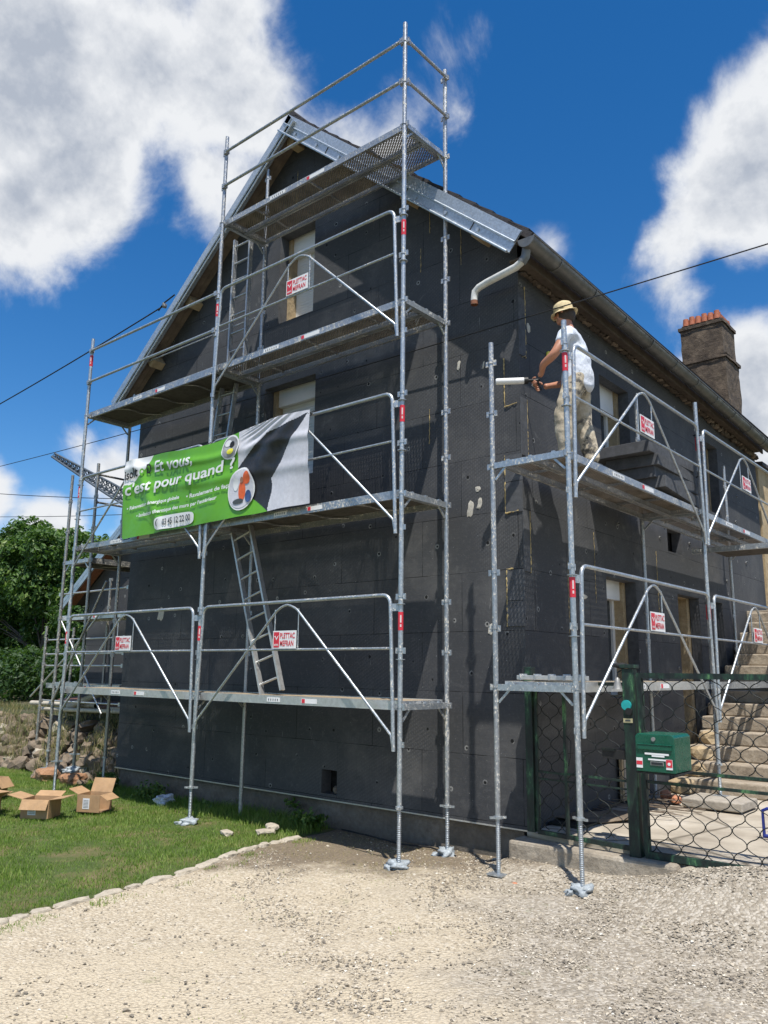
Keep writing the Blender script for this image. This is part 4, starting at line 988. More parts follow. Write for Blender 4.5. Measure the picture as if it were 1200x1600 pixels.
xA = [-6.06, -3.03, 0.0]; LA = [1.434, 3.434, 5.434, 7.434]
def scaffold_gable():
    S = thing('gable_scaffold', (-3.0, 0, 0), 'tall galvanised scaffold with four deck levels standing against the gable wall', 'scaffold', 'scaffolds around the house')
    o1 = standard(S, xA[0], 0, .45, 6.62, LA[:3]); sticker(o1, xA[0], 0, 2.05); sticker(o1, xA[0], 0, 4.15); sticker(o1, xA[0], 0, 6.18)
    standard(S, xA[0], .73, .45, 5.62, LA[:2], 'galvanised_old')
    o2 = standard(S, xA[1], 0, .40, 6.6, LA[:3]); sticker(o2, xA[1], 0, 2.05); sticker(o2, xA[1], 0, 6.10); 
    standard(S, xA[1], 0, 6.601, 8.66, LA[2:], 'galvanised_splashed')
    standard(S, xA[1], .73, .0, 8.56, LA, 'galvanised_splashed')
    o3 = standard(S, 0, 0, .52, 6.75, LA[:3]); sticker(o3, 0, 0, 2.10); sticker(o3, 0, 0, 4.12); sticker(o3, 0, 0, 6.12)
    standard(S, 0, 0, 6.751, 8.645, [LA[3]], 'galvanised_splashed')
    standard(S, 0, .73, .45, 8.53, LA, 'galvanised_splashed')
    jack(S, xA[0], 0, .04, .45, False, 1); jack(S, xA[0], .73, .12, .45, False, 2); jack(S, xA[1], 0, .0, .40, True, 3); jack(S, 0, 0, .0, .52, True, 4); jack(S, 0, .73, .0, .45, True, 5)
    for i, x in enumerate(xA):
        for k, L in enumerate(LA):
            if i == 0 and k == 3: continue
            transom(S, (x, 0, L - .03), (x, .73, L - .03))
    kinds = {(0, 0): 'alu', (1, 0): 'alu', (0, 1): 'perf', (1, 1): 'ply', (0, 2): 'ply', (1, 2): 'perf', (1, 3): 'perf'}
    for (i, k), kd in kinds.items(): deck(S, (xA[i] + .03, .035), (xA[i + 1] - .03, .035), (0, 1), LA[k] + .025, kd)
    for i in (0, 1):
        guard_frame(S, (xA[i], 0), (xA[i + 1], 0), LA[0], (0, -1), 1, .5); guard_frame(S, (xA[i], 0), (xA[i + 1], 0), LA[1], (0, -1), 0)
    guard_frame(S, (xA[1], 0), (xA[2], 0), LA[2], (0, -1), 1, .5)
    for h in (.98, .48):
        rail(S, (xA[0], -.03, LA[2] + h), (xA[1], -.03, LA[2] + h), mat='galvanised'); rail(S, (xA[1], -.03, LA[3] + h), (xA[2], -.03, LA[3] + h)); rail(S, (xA[2] + .03, 0, LA[3] + h), (xA[2] + .03, .73, LA[3] + h))
        rail(S, (xA[0], .76, LA[2] + h), (xA[1], .76, LA[2] + h), .010)
scaffold_gable()
yB = [.303, 3.61, 6.92]; LB = [1.63, 3.63]; XO, XI = 1.61, .88
def scaffold_front():
    S = thing('front_scaffold', (1.25, 3.6, .3), 'lower galvanised scaffold along the long front wall, behind the green gate', 'scaffold', 'scaffolds around the house')
    a = standard(S, XO, yB[0], .58, 4.83, LB, dirv=(0, 1)); sticker(a, XO, yB[0], 2.35); sticker(a, XO, yB[0], 4.35)
    standard(S, XI - .04, yB[0], .50, 4.82, LB, 'galvanised_splashed')
    b = standard(S, XO, yB[1], .75, 4.95, LB, dirv=(0, 1)); sticker(b, XO, yB[1], 2.35); sticker(b, XO, yB[1], 4.35)
    standard(S, XI, yB[1], .75, 5.15, LB, 'galvanised_splashed', (0, 1)); standard(S, XI, yB[2], .9, 4.95, LB, 'galvanised_splashed', (0, 1)); standard(S, XO, yB[2], .9, 5.0, LB, dirv=(0, 1))
    jack(S, XO, yB[0], .02, .58, True, 7); jack(S, XI - .04, yB[0], .055, .50, False, 8); jack(S, XO, yB[1], .42, .75, False, 9); jack(S, XI, yB[1], .33, .75, False, 10); jack(S, XI, yB[2], .33, .9, True, 11); jack(S, XO, yB[2], .33, .9, True, 12)
    for y in yB:
        xi = XI - .04 if y < 1 else XI
        for L in LB: transom(S, (xi, y, L - .03), (XO, y, L - .03))
    for i in (0, 1):
        deck(S, (XO - .035, yB[i] + .03), (XO - .035, yB[i + 1] - .03), (-1, 0), LB[1] + .025, 'perf')
        guard_frame(S, (XO, yB[i]), (XO, yB[i + 1]), LB[1], (1, 0), 1, .5, low=-.42); guard_frame(S, (XO, yB[i]), (XO, yB[i + 1]), LB[0], (1, 0), 1, .5)
    deck(S, (XO - .035, yB[0] + .03), (XO - .035, yB[1] - .03), (-1, 0), LB[0] + .025, 'alu')
    mb = MB(); mb.bar((XO - .05, yB[1] + .03, LB[0] - .02), (XO - .05, yB[2], LB[0] - .02), .05, .08, 'galvanised'); mb.build('ledger', S)
    mb = MB(); mb.bar((.88, 5.3, 3.40), (2.3, 5.3, 3.40), .05, .07, 'galvanised'); mb.box((1.75, 5.62, 3.40), (1.2, .58, .06), 'deck_under'); mb.build('side_bracket', S)
scaffold_front()
def scaffold_left():
    S = thing('rear_scaffold', (-7.1, 2, .2), 'dark weathered scaffold around the left side of the house above the rubble bank', 'scaffold', 'scaffolds around the house')
    G = 'galvanised_old'
    P = {(0, 0): (-7.50, .63), (1, 0): (-6.77, .66)}
    for (x, y, z0, z1) in ((-7.50, .63, .3, 4.83), (-6.77, .66, .3, 4.92)):
        standard(S, x, y, z0, z1, [1.5, 3.4], G)
    jack(S, -7.50, .63, .20, .45, False, 2); jack(S, -6.77, .66, .20, .45, True, 3)
    for (x, y) in ((-7.5, 2.0), (-8.3, 1.95), (-9.35, 1.9), (-9.3, 1.35)): standard(S, x, y, Hs(x, y) + .0, 3.3 if x > -9 else 2.45, [1.3, 2.3], G)
    for z in (4.75, 4.3): rail(S, (-6.80, .66, z), (-6.80, 4.6, z), .017, G)
    for z in (1.5, 3.4): transom(S, (-7.5, .64, z - .03), (-6.77, .65, z - .03))
    deck(S, (-7.46, .70), (-7.46, 4.2), (1, 0), 3.42, 'ply', .64, G)
    deck(S, (-9.25, 1.40), (-6.9, 1.40), (0, 1), 1.45, 'alu', .5, G)
    deck(S, (-9.0, 1.40), (-6.9, 1.40), (0, 1), 2.62, 'alu', .5, G)
    for z in (1.15, 1.75, 1.95, 2.2, 3.0): rail(S, (-9.33 if z < 2.3 else -9.0, 1.38, z), (-6.8, 1.38, z + .01), .014, 'aluminium')
    mb = MB(); mb.tube([(-9.7, 1.36, 1.2), (-8.4, 1.36, 2.0), (-7.6, 1.36, 2.6)], .014, 'aluminium', 8); mb.tube([(-7.45, .60, 1.2), (-6.2, .62, 3.0)], .016, G, 8); mb.tube([(-8.9, 1.36, 2.6), (-7.3, 1.36, 1.0)], .014, 'aluminium', 8); mb.build('brace', S)
scaffold_left()

def ladder(name, a, b, wd, wdir, n, label, mat='aluminium'):
    a = Vector(a); b = Vector(b); w_ = Vector(wdir).normalized() * wd / 2; L = thing(name, a, label, 'ladder', 'ladders between the scaffold decks')
    for s in (-1, 1):
        mb = MB(); mb.bar(a + w_ * s, b + w_ * s, .028, .06, mat, up=wdir if abs(Vector(wdir).z) > .5 else (0, 1, 0)); mb.build('stile', L)
    for k in range(n):
        t = (k + .6) / n; p = a.lerp(b, t); mb = MB(); mb.tube([p - w_ * .95, p + w_ * .95], .014, mat, 8); mb.build('rung', L)
ladder('ladder', (-2.10, .33, 1.46), (-2.83, .38, 3.42), .33, (1, 0, .30), 8, 'aluminium ladder leaning from the lowest deck up to the hatch')
ladder('ladder', (-3.60, .45, 3.5), (-3.36, .50, 5.40), .30, (1, 0, 0), 7, 'weathered ladder half hidden above the green banner', 'galvanised_splashed')
ladder('ladder', (-3.23, .50, 5.47), (-3.28, .55, 7.55), .33, (1, 0, 0), 8, 'splashed upright ladder climbing to the topmost deck', 'galvanised_splashed')

# ------------------------------------------------------------------ banner
def banner():
    B = thing('banner', (-3.0, -.07, 3.4), 'green advertising banner with white slogan, folded at its right end, tied to the rails', 'banner')
    # local u: 0..1 across 3.52 m, v: 0..1 bottom to top
    x0, x1 = -4.73, -1.20
    xf = -2.06
    def surf(x, v):
        t = (x - x0) / (x1 - x0)
        top = 4.46 + .03 * math.sin(t * 9) ; bot = 3.40 + .05 * t
        sag = -.05 * math.sin(min(1, t / .72) * math.pi) * (1 if t < .72 else 0)
        z = bot + (top + sag - bot) * v + (-.0 if v < .5 else 0)
        f = .016 * math.sin(x * 3.2 + v * 3.1) * (.4 + .6 * v) + .006 * math.sin(x * 9 - v * 5) + .02 * noise.noise(Vector((x * 1.3, v * 1.8, 1)))
        f += -.028 * math.exp(-((x + 4.55 - .75 * (1 - v)) / .11) ** 2)
        f += -.016 * math.exp(-((v - .86 + .05 * (x + 4)) / .05) ** 2) - .012 * math.exp(-((v - .52 + .06 * (x + 3)) / .06) ** 2)
        y = -.075 + f - .02 * v
        return Vector((x, y, z))
    nx, ny = 420, 130
    mb = MB(); fs = []
    def surf2(x, v):
        p = surf(x, v)
        if x > -2.38:       # folds radiating from the tied top right corner
            px = (x1 - x) / 1.13; rad = px / max(.08, 1 - v + .12)
            p.y += (-.02 * math.sin(rad * 6) * min(1, (1 - v) + .25) * min(1, px * 3)) * min(1, (x + 2.38) / .3)
        return p
    vs = [surf2(x0 + (x1 - x0) * i / nx, j / ny) for j in range(ny + 1) for i in range(nx + 1)]
    for j in range(ny):
        for i in range(nx):
            k = j * (nx + 1) + i; q = (k, k + 1, k + nx + 2, k + nx + 1); c = (vs[k] + vs[k + nx + 2]) / 2; x, z = c.x, c.z
            wb = .02 * math.sin(z * 14)
            if x < -2.38 or (z < 3.79 and x < -2.38 + (3.79 - z) * 1.5):
                m_ = 'banner_green'
                if z > 4.10 + .03 * math.sin(x * 9) and x < -4.73 + .60 * math.sqrt(max(0, (z - 4.10) / .36)): m_ = 'white'
            elif z > (3.99 + (x + 2.42) * .68 if x < -1.88 else 4.357 + (x + 1.88) * .16) + wb: m_ = 'banner_back'
            elif (z > 3.83 and z > 3.83 + (x + 1.83) * 1.05 + wb) or (z <= 3.83 and x < -1.84 + wb): m_ = 'banner_black'
            else: m_ = 'banner_back'
            fs.append((q, m_))
    o_ = len(mb.v); mb.v += [tuple(v) for v in vs]
    for q, m_ in fs: mb.f.append(q); mb.mi.append(mb.mat(m_)); mb.sm.append(True)
    sheet = mb.build('sheet', B)
    def onb(x, z_v, off): 
        p = surf2(x, z_v); e = .01; pu = surf2(x + e, z_v); pv = surf2(x, z_v + e); off += .006; n = (pu - p).cross(pv - p).normalized()
        if n.y > 0: n = -n
        return p + n * off
    def lettering(body, cx, v0, wd, ht, mat, slope, nm='lettering', shear=.0, bold=.02, off=.010):
        vs_, fs_ = fit(text_geo(body, 1.0, bold, 'LEFT'), wd, ht)
        # subdivide long triangles so that the letters follow the cloth
        import bmesh
        bm = bmesh.new(); bv = [bm.verts.new((a + shear * b, b, 0)) for a, b in vs_]
        for f in fs_:
            try: bm.faces.new([bv[i] for i in f])
            except ValueError: pass
        bmesh.ops.triangulate(bm, faces=bm.faces[:]); bmesh.ops.subdivide_edges(bm, edges=[e for e in bm.edges if e.calc_length() > .03], cuts=3); bmesh.ops.triangulate(bm, faces=bm.faces[:]); bm.verts.index_update()
        out_ = [onb(cx + v.co.x, v0 + (v.co.y + slope * v.co.x) / 1.03, off) for v in bm.verts]; ff = [tuple(v.index for v in f.verts) for f in bm.faces]; bm.free()
        t = MB(); t.add(out_, ff, mat); t.build(nm, B)
    lettering('Et vous,', -4.05, .745, .86, .17, 'white', .02, shear=.10)
    lettering("c'est pour quand ?", -4.67, .495, 2.24, .20, 'white', .02, shear=.10)
    lettering('• Rénovation énergique globale', -4.62, .335, 1.16, .062, 'white', .02, shear=.1, bold=.03)
    lettering('• Ravalement de façade', -3.32, .345, .93, .068, 'white', .02, shear=.1, bold=.03)
    lettering("• Isolation thermique des murs par l'extérieur", -4.38, .215, 1.66, .066, 'white', .02, shear=.1, bold=.03)
    # phone number on a white pill
    def patch(cx, cv, rx, rv, mat, nm, sq=False, off=.009, ang=0):
        t = MB(); n = 28; vs_ = []; fs_ = []
        for k in range(1, 5):
            for i in range(n):
                a = 2 * math.pi * i / n; c, s = math.cos(a), math.sin(a)
                if sq: c = math.copysign(min(1, abs(c) ** .35), c); s = math.copysign(min(1, abs(s) ** .6), s)
                vs_.append(onb(cx + rx * c * k / 4, cv + rv * s * k / 4, off))
        vs_.append(onb(cx, cv, off))
        for i in range(n): fs_.append((len(vs_) - 1, i, (i + 1) % n))
        for k in range(3):
            for i in range(n): fs_.append((k * n + i, (k + 1) * n + i, (k + 1) * n + (i + 1) % n, k * n + (i + 1) % n))
        t.add(vs_, fs_, mat, True); t.build(nm, B)
    patch(-3.56, .105, .40, .085, 'white', 'phone_panel', True)
    lettering('03 45 12 22 00', -3.78, .068, .56, .085, 'text_dark', .01, bold=.02, off=.022)
    lettering('(', -3.90, .066, .04, .09, 'text_dark', .01, bold=.03, off=.022)
    lettering('isolt', -4.70, .745, .30, .125, 'black', .06, bold=.02, off=.010); lettering('o', -4.37, .765, .08, .09, 'banner_green', .06, bold=.02, off=.010); lettering('D', -4.24, .775, .11, .12, 'black', .04, bold=.02, off=.010)
    # round photographs
    patch(-2.50, .85, .15, .145, 'white', 'photo_rim'); patch(-2.50, .85, .132, .125, 'banner_grey', 'photo', off=.013); patch(-2.48, .79, .055, .028, 'yellow', 'photo_detail', off=.016); patch(-2.53, .90, .06, .04, 'white', 'photo_detail', off=.017); patch(-2.46, .87, .04, .04, 'black', 'photo_detail', off=.018)
    patch(-2.30, .31, .225, .245, 'white', 'photo_rim', off=.012); patch(-2.30, .31, .205, .222, 'banner_back', 'photo', off=.016); patch(-2.27, .29, .06, .12, 'banner_orange', 'photo_detail', off=.020); patch(-2.19, .42, .06, .07, 'banner_orange', 'photo_detail', off=.021); patch(-2.38, .38, .05, .08, 'white', 'photo_detail', off=.0205); patch(-2.17, .21, .045, .07, 'banner_photo_blue', 'photo_detail', off=.022); patch(-2.33, .17, .09, .03, 'text_dark', 'photo_detail', off=.023); patch(-2.27, .41, .03, .035, 'skin', 'photo_detail', off=.024)
    t = MB()
    for x, z in ((-4.70, 4.44), (-1.22, 4.46), (-3.0, 4.42), (-4.72, 3.42)): t.tube([(x, -.10, z - .03), (x, -.02, z + .02), (x + .03, .02, z + .0), (x + .01, -.08, z - .03)], .006, 'cable_black' if x > -4 else 'blue_paint', 6)
    t.build('cable_tie', B)
banner()

# ------------------------------------------------------------------ insulation boards stacked on the front scaffold
names = [('lowest tilted grey insulation board jutting from the stack on the deck', (1.27, 3.14, 3.765), (.60, 1.2, .13), R_(3), R_(-2)),
         ('second lowest grey insulation board of the stack on the deck', (1.24, 3.12, 3.895), (.58, 1.22, .125), R_(-2), 0),
         ('grey insulation board just below the topmost of the stack', (1.25, 3.08, 4.022), (.60, 1.22, .125), R_(1), 0),
         ('topmost grey insulation board of the stack, overhanging at the near end', (1.21, 2.98, 4.150), (.66, 1.26, .125), R_(-1.5), 0)]
for lab, c, d, rz, rx in names:
    mb = MB(); mb.box((0, 0, 0), d, 'insulation_board'); o = mb.build('insulation_panel', bevel=.004); o.location = c; o.rotation_euler = (rx, 0, rz); tag(o, lab, 'insulation board', 'insulation boards stacked on the deck')

# ------------------------------------------------------------------ gate
PG = .80
def wire_panel(root, x0, x1, z0, z1, y, pw=.098, ph=.098, mat='gate_wire', r=.0040, skip=()):
    """interlocking wavy wires: rows of opposed waves touching each other"""
    mb = MB(); ncol = int(round((x1 - x0) / pw)); pw = (x1 - x0) / ncol
    for k in range(ncol + 1):
        cx = x0 + k * pw
        for s in (-1,):
            pts = []; n = int((z1 - z0) / .0125)
            for i in range(n + 1):
                z = z0 + (z1 - z0) * i / n; ph_ = (z - z0) / ph * math.pi; sg = 1 if k % 2 == 0 else -1
                wv = math.sin(ph_); wv = math.copysign(abs(wv) ** .75, wv)
                x = cx + sg * wv * pw * .5
                if (k, int(z * 10)) in skip: continue
                pts.append((min(max(x, x0), x1), y + .004 * (1 if k % 2 else -1) + .003 * math.cos(ph_ * 2), z))
            if len(pts) > 2: mb.tube(pts, r, mat, 5)
    return mb.build('wire_mesh', root)
def gate():
    p1 = MB(); p1.box((.89, PG, 1.06), (.075, .075, 1.44), 'flaking_green'); o = p1.build('gate_post', bevel=.004); tag(o, 'dark green flaking gate post right beside the house corner', 'gate post', 'posts of the green gate')
    pr = thing('gate_post', (1.86, PG, .25), 'green flaking gate post carrying the bell and the letterbox', 'gate post', 'posts of the green gate')
    q = MB(); q.box((1.855, PG, 1.02), (.095, .095, 1.50), 'flaking_green'); q.box((1.855, PG, 1.79), (.13, .12, .03), 'flaking_green'); q.rock((1.80, PG - .02, 1.80), (.16, .07, .05), 'black', 4, 1, .5); q.build('post_body', pr, bevel=.004)
    q = MB(); q.disc((1.842, PG - .056, 1.47), .042, .02, 'teal', 16, (0, 1, 0)); q.disc((1.862, PG - .052, 1.42), .030, .03, 'black', 12, (0, 1, 0)); q.build('doorbell', pr)
    q = MB(); q.box((1.848, PG - .05, 1.345), (.080, .008, .035), 'brass'); q.box((1.848, PG - .055, 1.345), (.045, .003, .012), 'text_dark'); q.build('name_plate', pr)
    q = MB(); q.box((1.70, PG - .01, 1.06), (.20, .06, .07), 'black'); q.box((1.66, PG - .03, 1.10), (.12, .05, .02), 'gate_wire'); q.build('latch_box', pr)
    b = thing('hand_bell', (1.765, PG - .04, 1.6), 'small grey bell hanging beside the top of the gate post', 'bell')
    q = MB(); q.lathe((1.765, PG - .04, 1.60), [(.046, 0), (.040, .012), (.028, .05), (.020, .085), (.004, .10)], 'cast_grey', 16); q.build('bell_body', b)
    q = MB(); q.tube([(1.765, PG - .04, 1.69), (1.765, PG - .03, 1.74), (1.80, PG - .02, 1.76)], .006, 'black', 6); q.build('bracket', b)
    # fixed side panel between the posts
    s = thing('side_gate', (1.4, PG, .3), 'narrow green wire gate leaf left of the letterbox post, mesh broken in the middle', 'gate')
    q = MB(); q.bar((.95, PG, .345), (1.80, PG, .325), .035, .035, 'flaking_green'); q.bar((.95, PG, 1.64), (1.80, PG, 1.64), .03, .03, 'flaking_green'); q.bar((.95, PG, .345), (.95, PG, 1.64), .03, .03, 'flaking_green', (0, 1, 0))
    q.bar((1.235, PG, .35), (1.235, PG, 1.64), .028, .028, 'flaking_green', (0, 1, 0)); q.bar((1.335, PG + .002, .35), (1.335, PG + .002, .95), .018, .018, 'flaking_green', (0, 1, 0)); q.bar((.96, PG, .86), (1.23, PG, .855), .022, .018, 'flaking_green'); q.bar((.96, PG, .80), (1.23, PG, .795), .022, .014, 'flaking_green'); q.bar((1.25, PG, .86), (1.80, PG, .85), .022, .018, 'flaking_green'); q.bar((1.25, PG, .795), (1.80, PG, .785), .022, .012, 'flaking_green'); q.build('frame', s)
    wire_panel(s, .965, 1.222, .37, 1.63, PG); wire_panel(s, 1.36, 1.80, .37, 1.63, PG, skip=set())
    q = MB()
    for i in range(5):
        z = .62 + .05 * i; q.tube([(1.25, PG, z), (1.29, PG - .03, z + .03 * (-1) ** i), (1.33, PG - .01, z + .07), (1.31, PG + .02, z + .12)], .0035, 'gate_wire', 5)
    q.tube([(1.25, PG, 1.18), (1.30, PG - .02, 1.14), (1.30, PG - .03, 1.02), (1.26, PG, .93)], .004, 'gate_wire', 5); q.build('broken_wire', s)
    # main leaf
    g = thing('main_gate', (2.9, PG, .3), 'wide green gate leaf with wavy wire mesh, letterbox on its left', 'gate')
    xe = 4.6; q = MB()
    q.bar((1.925, PG, 1.715), (xe, PG, 1.715), .04, .045, 'flaking_green'); q.bar((1.945, PG, 1.70), (1.945, PG, .30), .04, .05, 'flaking_green', (0, 1, 0)); q.bar((1.93, PG, .30), (xe, PG, .30), .045, .05, 'flaking_green')
    q.bar((1.97, PG, .965), (xe, PG, .955), .03, .022, 'flaking_green'); q.bar((1.97, PG, .865), (xe, PG, .855), .03, .022, 'flaking_green'); q.bar((2.985, PG, 1.70), (2.985, PG, 1.38), .012, .03, 'flaking_green', (0, 1, 0)); q.bar((xe, PG, 1.73), (xe, PG, .28), .05, .05, 'flaking_green', (0, 1, 0)); q.build('frame', g)
    wire_panel(g, 1.968, 2.968, .98, 1.695, PG); wire_panel(g, 1.968, 2.968, .32, .85, PG); wire_panel(g, 3.0, 4.57, .98, 1.695, PG); wire_panel(g, 2.968, 4.57, .32, .85, PG)
    # letterbox
    l = thing('letterbox', (2.05, PG - .14, .98), 'dark green metal letterbox fixed to the gate post, with white and red stickers', 'letterbox')
    q = MB(); x0, x1, y0, y1, z0, z1 = 1.905, 2.215, PG - .37, PG - .03, .985, 1.270
    pr_ = [(x0, z0), (x1, z0), (x1, z1 - .02), (x1 - .02, z1), (x0 + .02, z1), (x0, z1 - .02)]
    # body with rounded top edges, front faces the street
    nn_ = len(pr_); q.add([(x, y0, z) for x, z in pr_] + [(x, y1, z) for x, z in pr_], [tuple(range(nn_ - 1, -1, -1))[::-1], tuple(range(nn_, 2 * nn_))[::-1]] + [(i, nn_ + i, nn_ + (i + 1) % nn_, (i + 1) % nn_) for i in range(nn_)], 'letterbox_green'); q.build('body', l, bevel=.006)
    q = MB(); q.box(((x0 + x1) / 2, y0 - .006, 1.17), (.27, .012, .035), 'letterbox_green'); q.box(((x0 + x1) / 2, y0 - .008, 1.192), (.275, .016, .008), 'letterbox_green'); q.build('flap', l, bevel=.002)
    q = MB(); q.disc((2.055, y0 - .006, 1.232), .016, .014, 'cast_grey', 14, (0, 1, 0)); q.build('lock', l)
    q = MB(); f_ = y0 - .003; q.box((2.075, f_, 1.122), (.19, .003, .014), 'white'); q.box((2.085, f_, 1.107), (.10, .003, .012), 'white'); q.box((2.075, f_, 1.080), (.14, .003, .012), 'white'); q.build('white_strip', l)
    q = MB(); q.box((2.075, f_, 1.052), (.105, .004, .030), 'cast_grey'); q.box((2.075, f_ - .003, 1.052), (.09, .002, .018), 'glass_dark'); q.build('name_holder', l)
    q = MB(); q.box((1.935, f_, 1.05), (.05, .003, .075), 'white'); q.box((1.935, f_ - .002, 1.05), (.046, .002, .028), 'red')
    q.box((2.17, f_, 1.05), (.05, .003, .075), 'white'); q.box((2.17, f_ - .002, 1.058), (.046, .002, .056), 'red'); q.disc((2.17, f_ - .004, 1.055), .012, .002, 'white', 12, (0, 1, 0)); q.build('sticker', l)
    q = MB(); q.box((2.06, PG - .20, .975), (.33, .32, .012), 'black'); q.build('shelf', l)
    l.location.x += .135
    # threshold
    k = MB(); k.box((1.46, .795, .10), (1.50, .27, .34), 'kerb_concrete'); o = k.build('gate_threshold', bevel=.03); tag(o, 'worn concrete threshold under the gate posts', 'threshold')
    k = MB(); k.rock((2.30, .76, .20), (.20, .22, .12), 'kerb_concrete', 5, 2, .35); o = k.build('concrete_lump'); tag(o, 'broken concrete lump at the right end of the threshold', 'concrete lump')
    k = MB(); k.box((3.6, .87, .2), (2.5, .06, .17), 'kerb_concrete'); o = k.build('yard_kerb', bevel=.01); tag(o, 'low concrete edge under the wide gate leaf', 'kerb')
gate()

# ------------------------------------------------------------------ stairs, yard things, neighbour
def stairs():
    S = thing('stone_staircase', (1.8, 6, .3), 'straight flight of worn tan concrete steps climbing along the front wall', 'staircase')
    z = .32; y = 4.35; k = 0
    while z < 2.6:
        x0 = .78 + (.06 if k % 3 == 0 else 0); mb = MB(); n = 14; hh = .172; vs = []; 
        mb.box(((x0 + 3.4) / 2, (y + 9.1) / 2, z + hh / 2), (3.4 - x0, 9.1 - y, hh - .002), 'concrete_step'); 
        mb.build('step', S, bevel=.018); z += hh; y += .275 if k > 2 else .30; k += 1
    mb = MB(); mb.box((2.05, 8.6, 2.66 + .04), (2.7, 1.1, .12), 'concrete_step'); mb.build('landing', S, bevel=.01)
    mb = MB()
    for i in range(7): mb.rock((.95, 4.28 + i * .35, .40 + i * .17), (.28, .30, .20), 'old_stone', i, 2, .3)
    mb.build('side_stone', S)
stairs()
nb = thing('neighbour_house', (.7, 12, 0), 'tan rendered house wall adjoining the far end of the insulated front', 'house')
mb = MB(); mb.box((-1.6, 12.3, 2.75), (4.7, 6.0, 5.5), 'tan_render'); mb.build('wall', nb)
mb = MB()
mb.add([(.85, 9.25, 5.45), (.85, 15.4, 5.45), (-4.0, 15.4, 5.9), (-4.0, 9.25, 5.9), (.85, 9.25, 5.52), (.85, 15.4, 5.52), (-4.0, 15.4, 5.97), (-4.0, 9.25, 5.97)], [(3, 2, 1, 0), (4, 5, 6, 7), (0, 1, 5, 4), (0, 4, 7, 3), (1, 2, 6, 5)], 'roof_tile'); mb.build('roof', nb)
mb = MB(); mb.box((1.66, 3.42, .385), (.62, .55, .09), 'concrete'); o = mb.build('concrete_slab', bevel=.012); tag(o, 'loose concrete slab under the second scaffold foot behind the gate', 'slab')
for (c, d, lab, sd) in (((1.02, 3.55, .38), (.26, .13, .10), 'reddish brick lying at the scaffold foot behind the gate, left one', 3), ((1.20, 3.35, .375), (.22, .12, .09), 'orange broken brick lying behind the gate, right one', 5)):
    mb = MB(); mb.rock(c, d, 'brick', sd, 2, .12); o = mb.build('brick'); tag(o, lab, 'brick', 'bricks on the yard')
mb = MB()
for i in range(24):
    a = random.uniform(-.5, .5); x, y = 1.15 + random.uniform(-.25, .3), 2.6 + random.uniform(-.4, .6); mb.bar((x - .22 * math.cos(a), y - .22 * math.sin(a), .335 + .004 * i), (x + .22 * math.cos(a), y + .22 * math.sin(a), .34 + .004 * i), .02, .006, 'timber_weathered')
o = mb.build('wood_offcuts'); tag(o, 'heap of thin dark laths on the yard behind the letterbox post', 'wood offcuts')
mb = MB(); mb.box((.79, 3.25, .62), (.035, .72, .52), 'timber_pale'); mb.box((.812, 3.25, .62), (.008, .64, .44), 'concrete'); mb.tube([(.825, 3.05, .42), (.825, 3.05, .86)], .006, 'black', 6); mb.tube([(.825, 3.42, .42), (.825, 3.42, .86)], .006, 'black', 6); o = mb.build('cellar_hatch'); tag(o, 'light panel in a wooden frame leaning at the wall foot behind the gate', 'hatch')
mb = MB(); mb.rock((1.0, 1.9, .345), (.9, .5, .05), 'rubble', 8, 2, .3); o = mb.build('rubble_heap'); tag(o, 'flat heap of dusty debris inside the gate', 'rubble')
# mesh mat and blue trestle
T = thing('blue_trestle', (2.75, 2.3, .33), 'small blue painted steel trestle at the right edge behind the gate', 'trestle')
mb = MB(); mb.tube([(2.50, 2.0, .335), (2.50, 2.0, .56), (2.54, 2.0, .58), (3.1, 2.05, .58)], .014, 'blue_paint', 8); mb.tube([(2.50, 2.35, .335), (2.50, 2.35, .56)], .014, 'black', 8); mb.tube([(2.5, 2.0, .35), (3.1, 2.05, .35)], .016, 'blue_paint', 8); mb.build('frame', T)
mb = MB(); mb.box((2.82, 2.1, .46), (.35, .20, .20), 'blue_paint'); mb.build('body', T, bevel=.02)
# plastic offcut and stones at the plinth
mb = MB(); mb.rock((.66, .86, .09), (.09, .05, .18), 'plastic_wrap', 6, 2, .35); o = mb.build('plastic_scrap'); tag(o, 'grey plastic scrap standing against the plinth near the corner', 'plastic scrap')
mb = MB(); mb.rock((1.05, .22, .02), (.11, .08, .05), 'brick', 9, 2, .3); o = mb.build('brick_shard'); tag(o, 'reddish shard on the gravel right of the inner scaffold foot', 'brick shard')
for i, (x, y, s, lab) in enumerate(((-2.05, .35, .17, 'upper flat stone in the grass near the weeds'), (-2.0, .22, .15, 'lower flat stone in the grass near the weeds'), (-2.25, -.10, .14, 'tan flat stone lying alone in the grass'))):
    mb = MB(); mb.rock((x, y, .04 + .03 * (i == 0)), (s * 1.4, s * .8, .06), 'kerb_stone', i + 20, 2, .2); o = mb.build('flat_stone'); tag(o, lab, 'stone', 'flat stones on the lawn')
mb = MB(); mb.rock((-4.4, .62, .06), (.26, .18, .13), 'blue_cloth' if 'blue_cloth' in M else 'tshirt', 3, 3, .5); o = mb.build('cloth_rag'); tag(o, 'crumpled pale blue rag at the foot of the plinth', 'rag')
mb = MB(); mb.tube([(-1.55, .92, .03), (-1.1, .80, .05), (-.6, .74, .04), (-.3, .86, .03), (.1, .72, .03)], .009, 'cable_black', 6); o = mb.build('hose'); tag(o, 'thin black hose lying on the soil along the wall', 'hose')

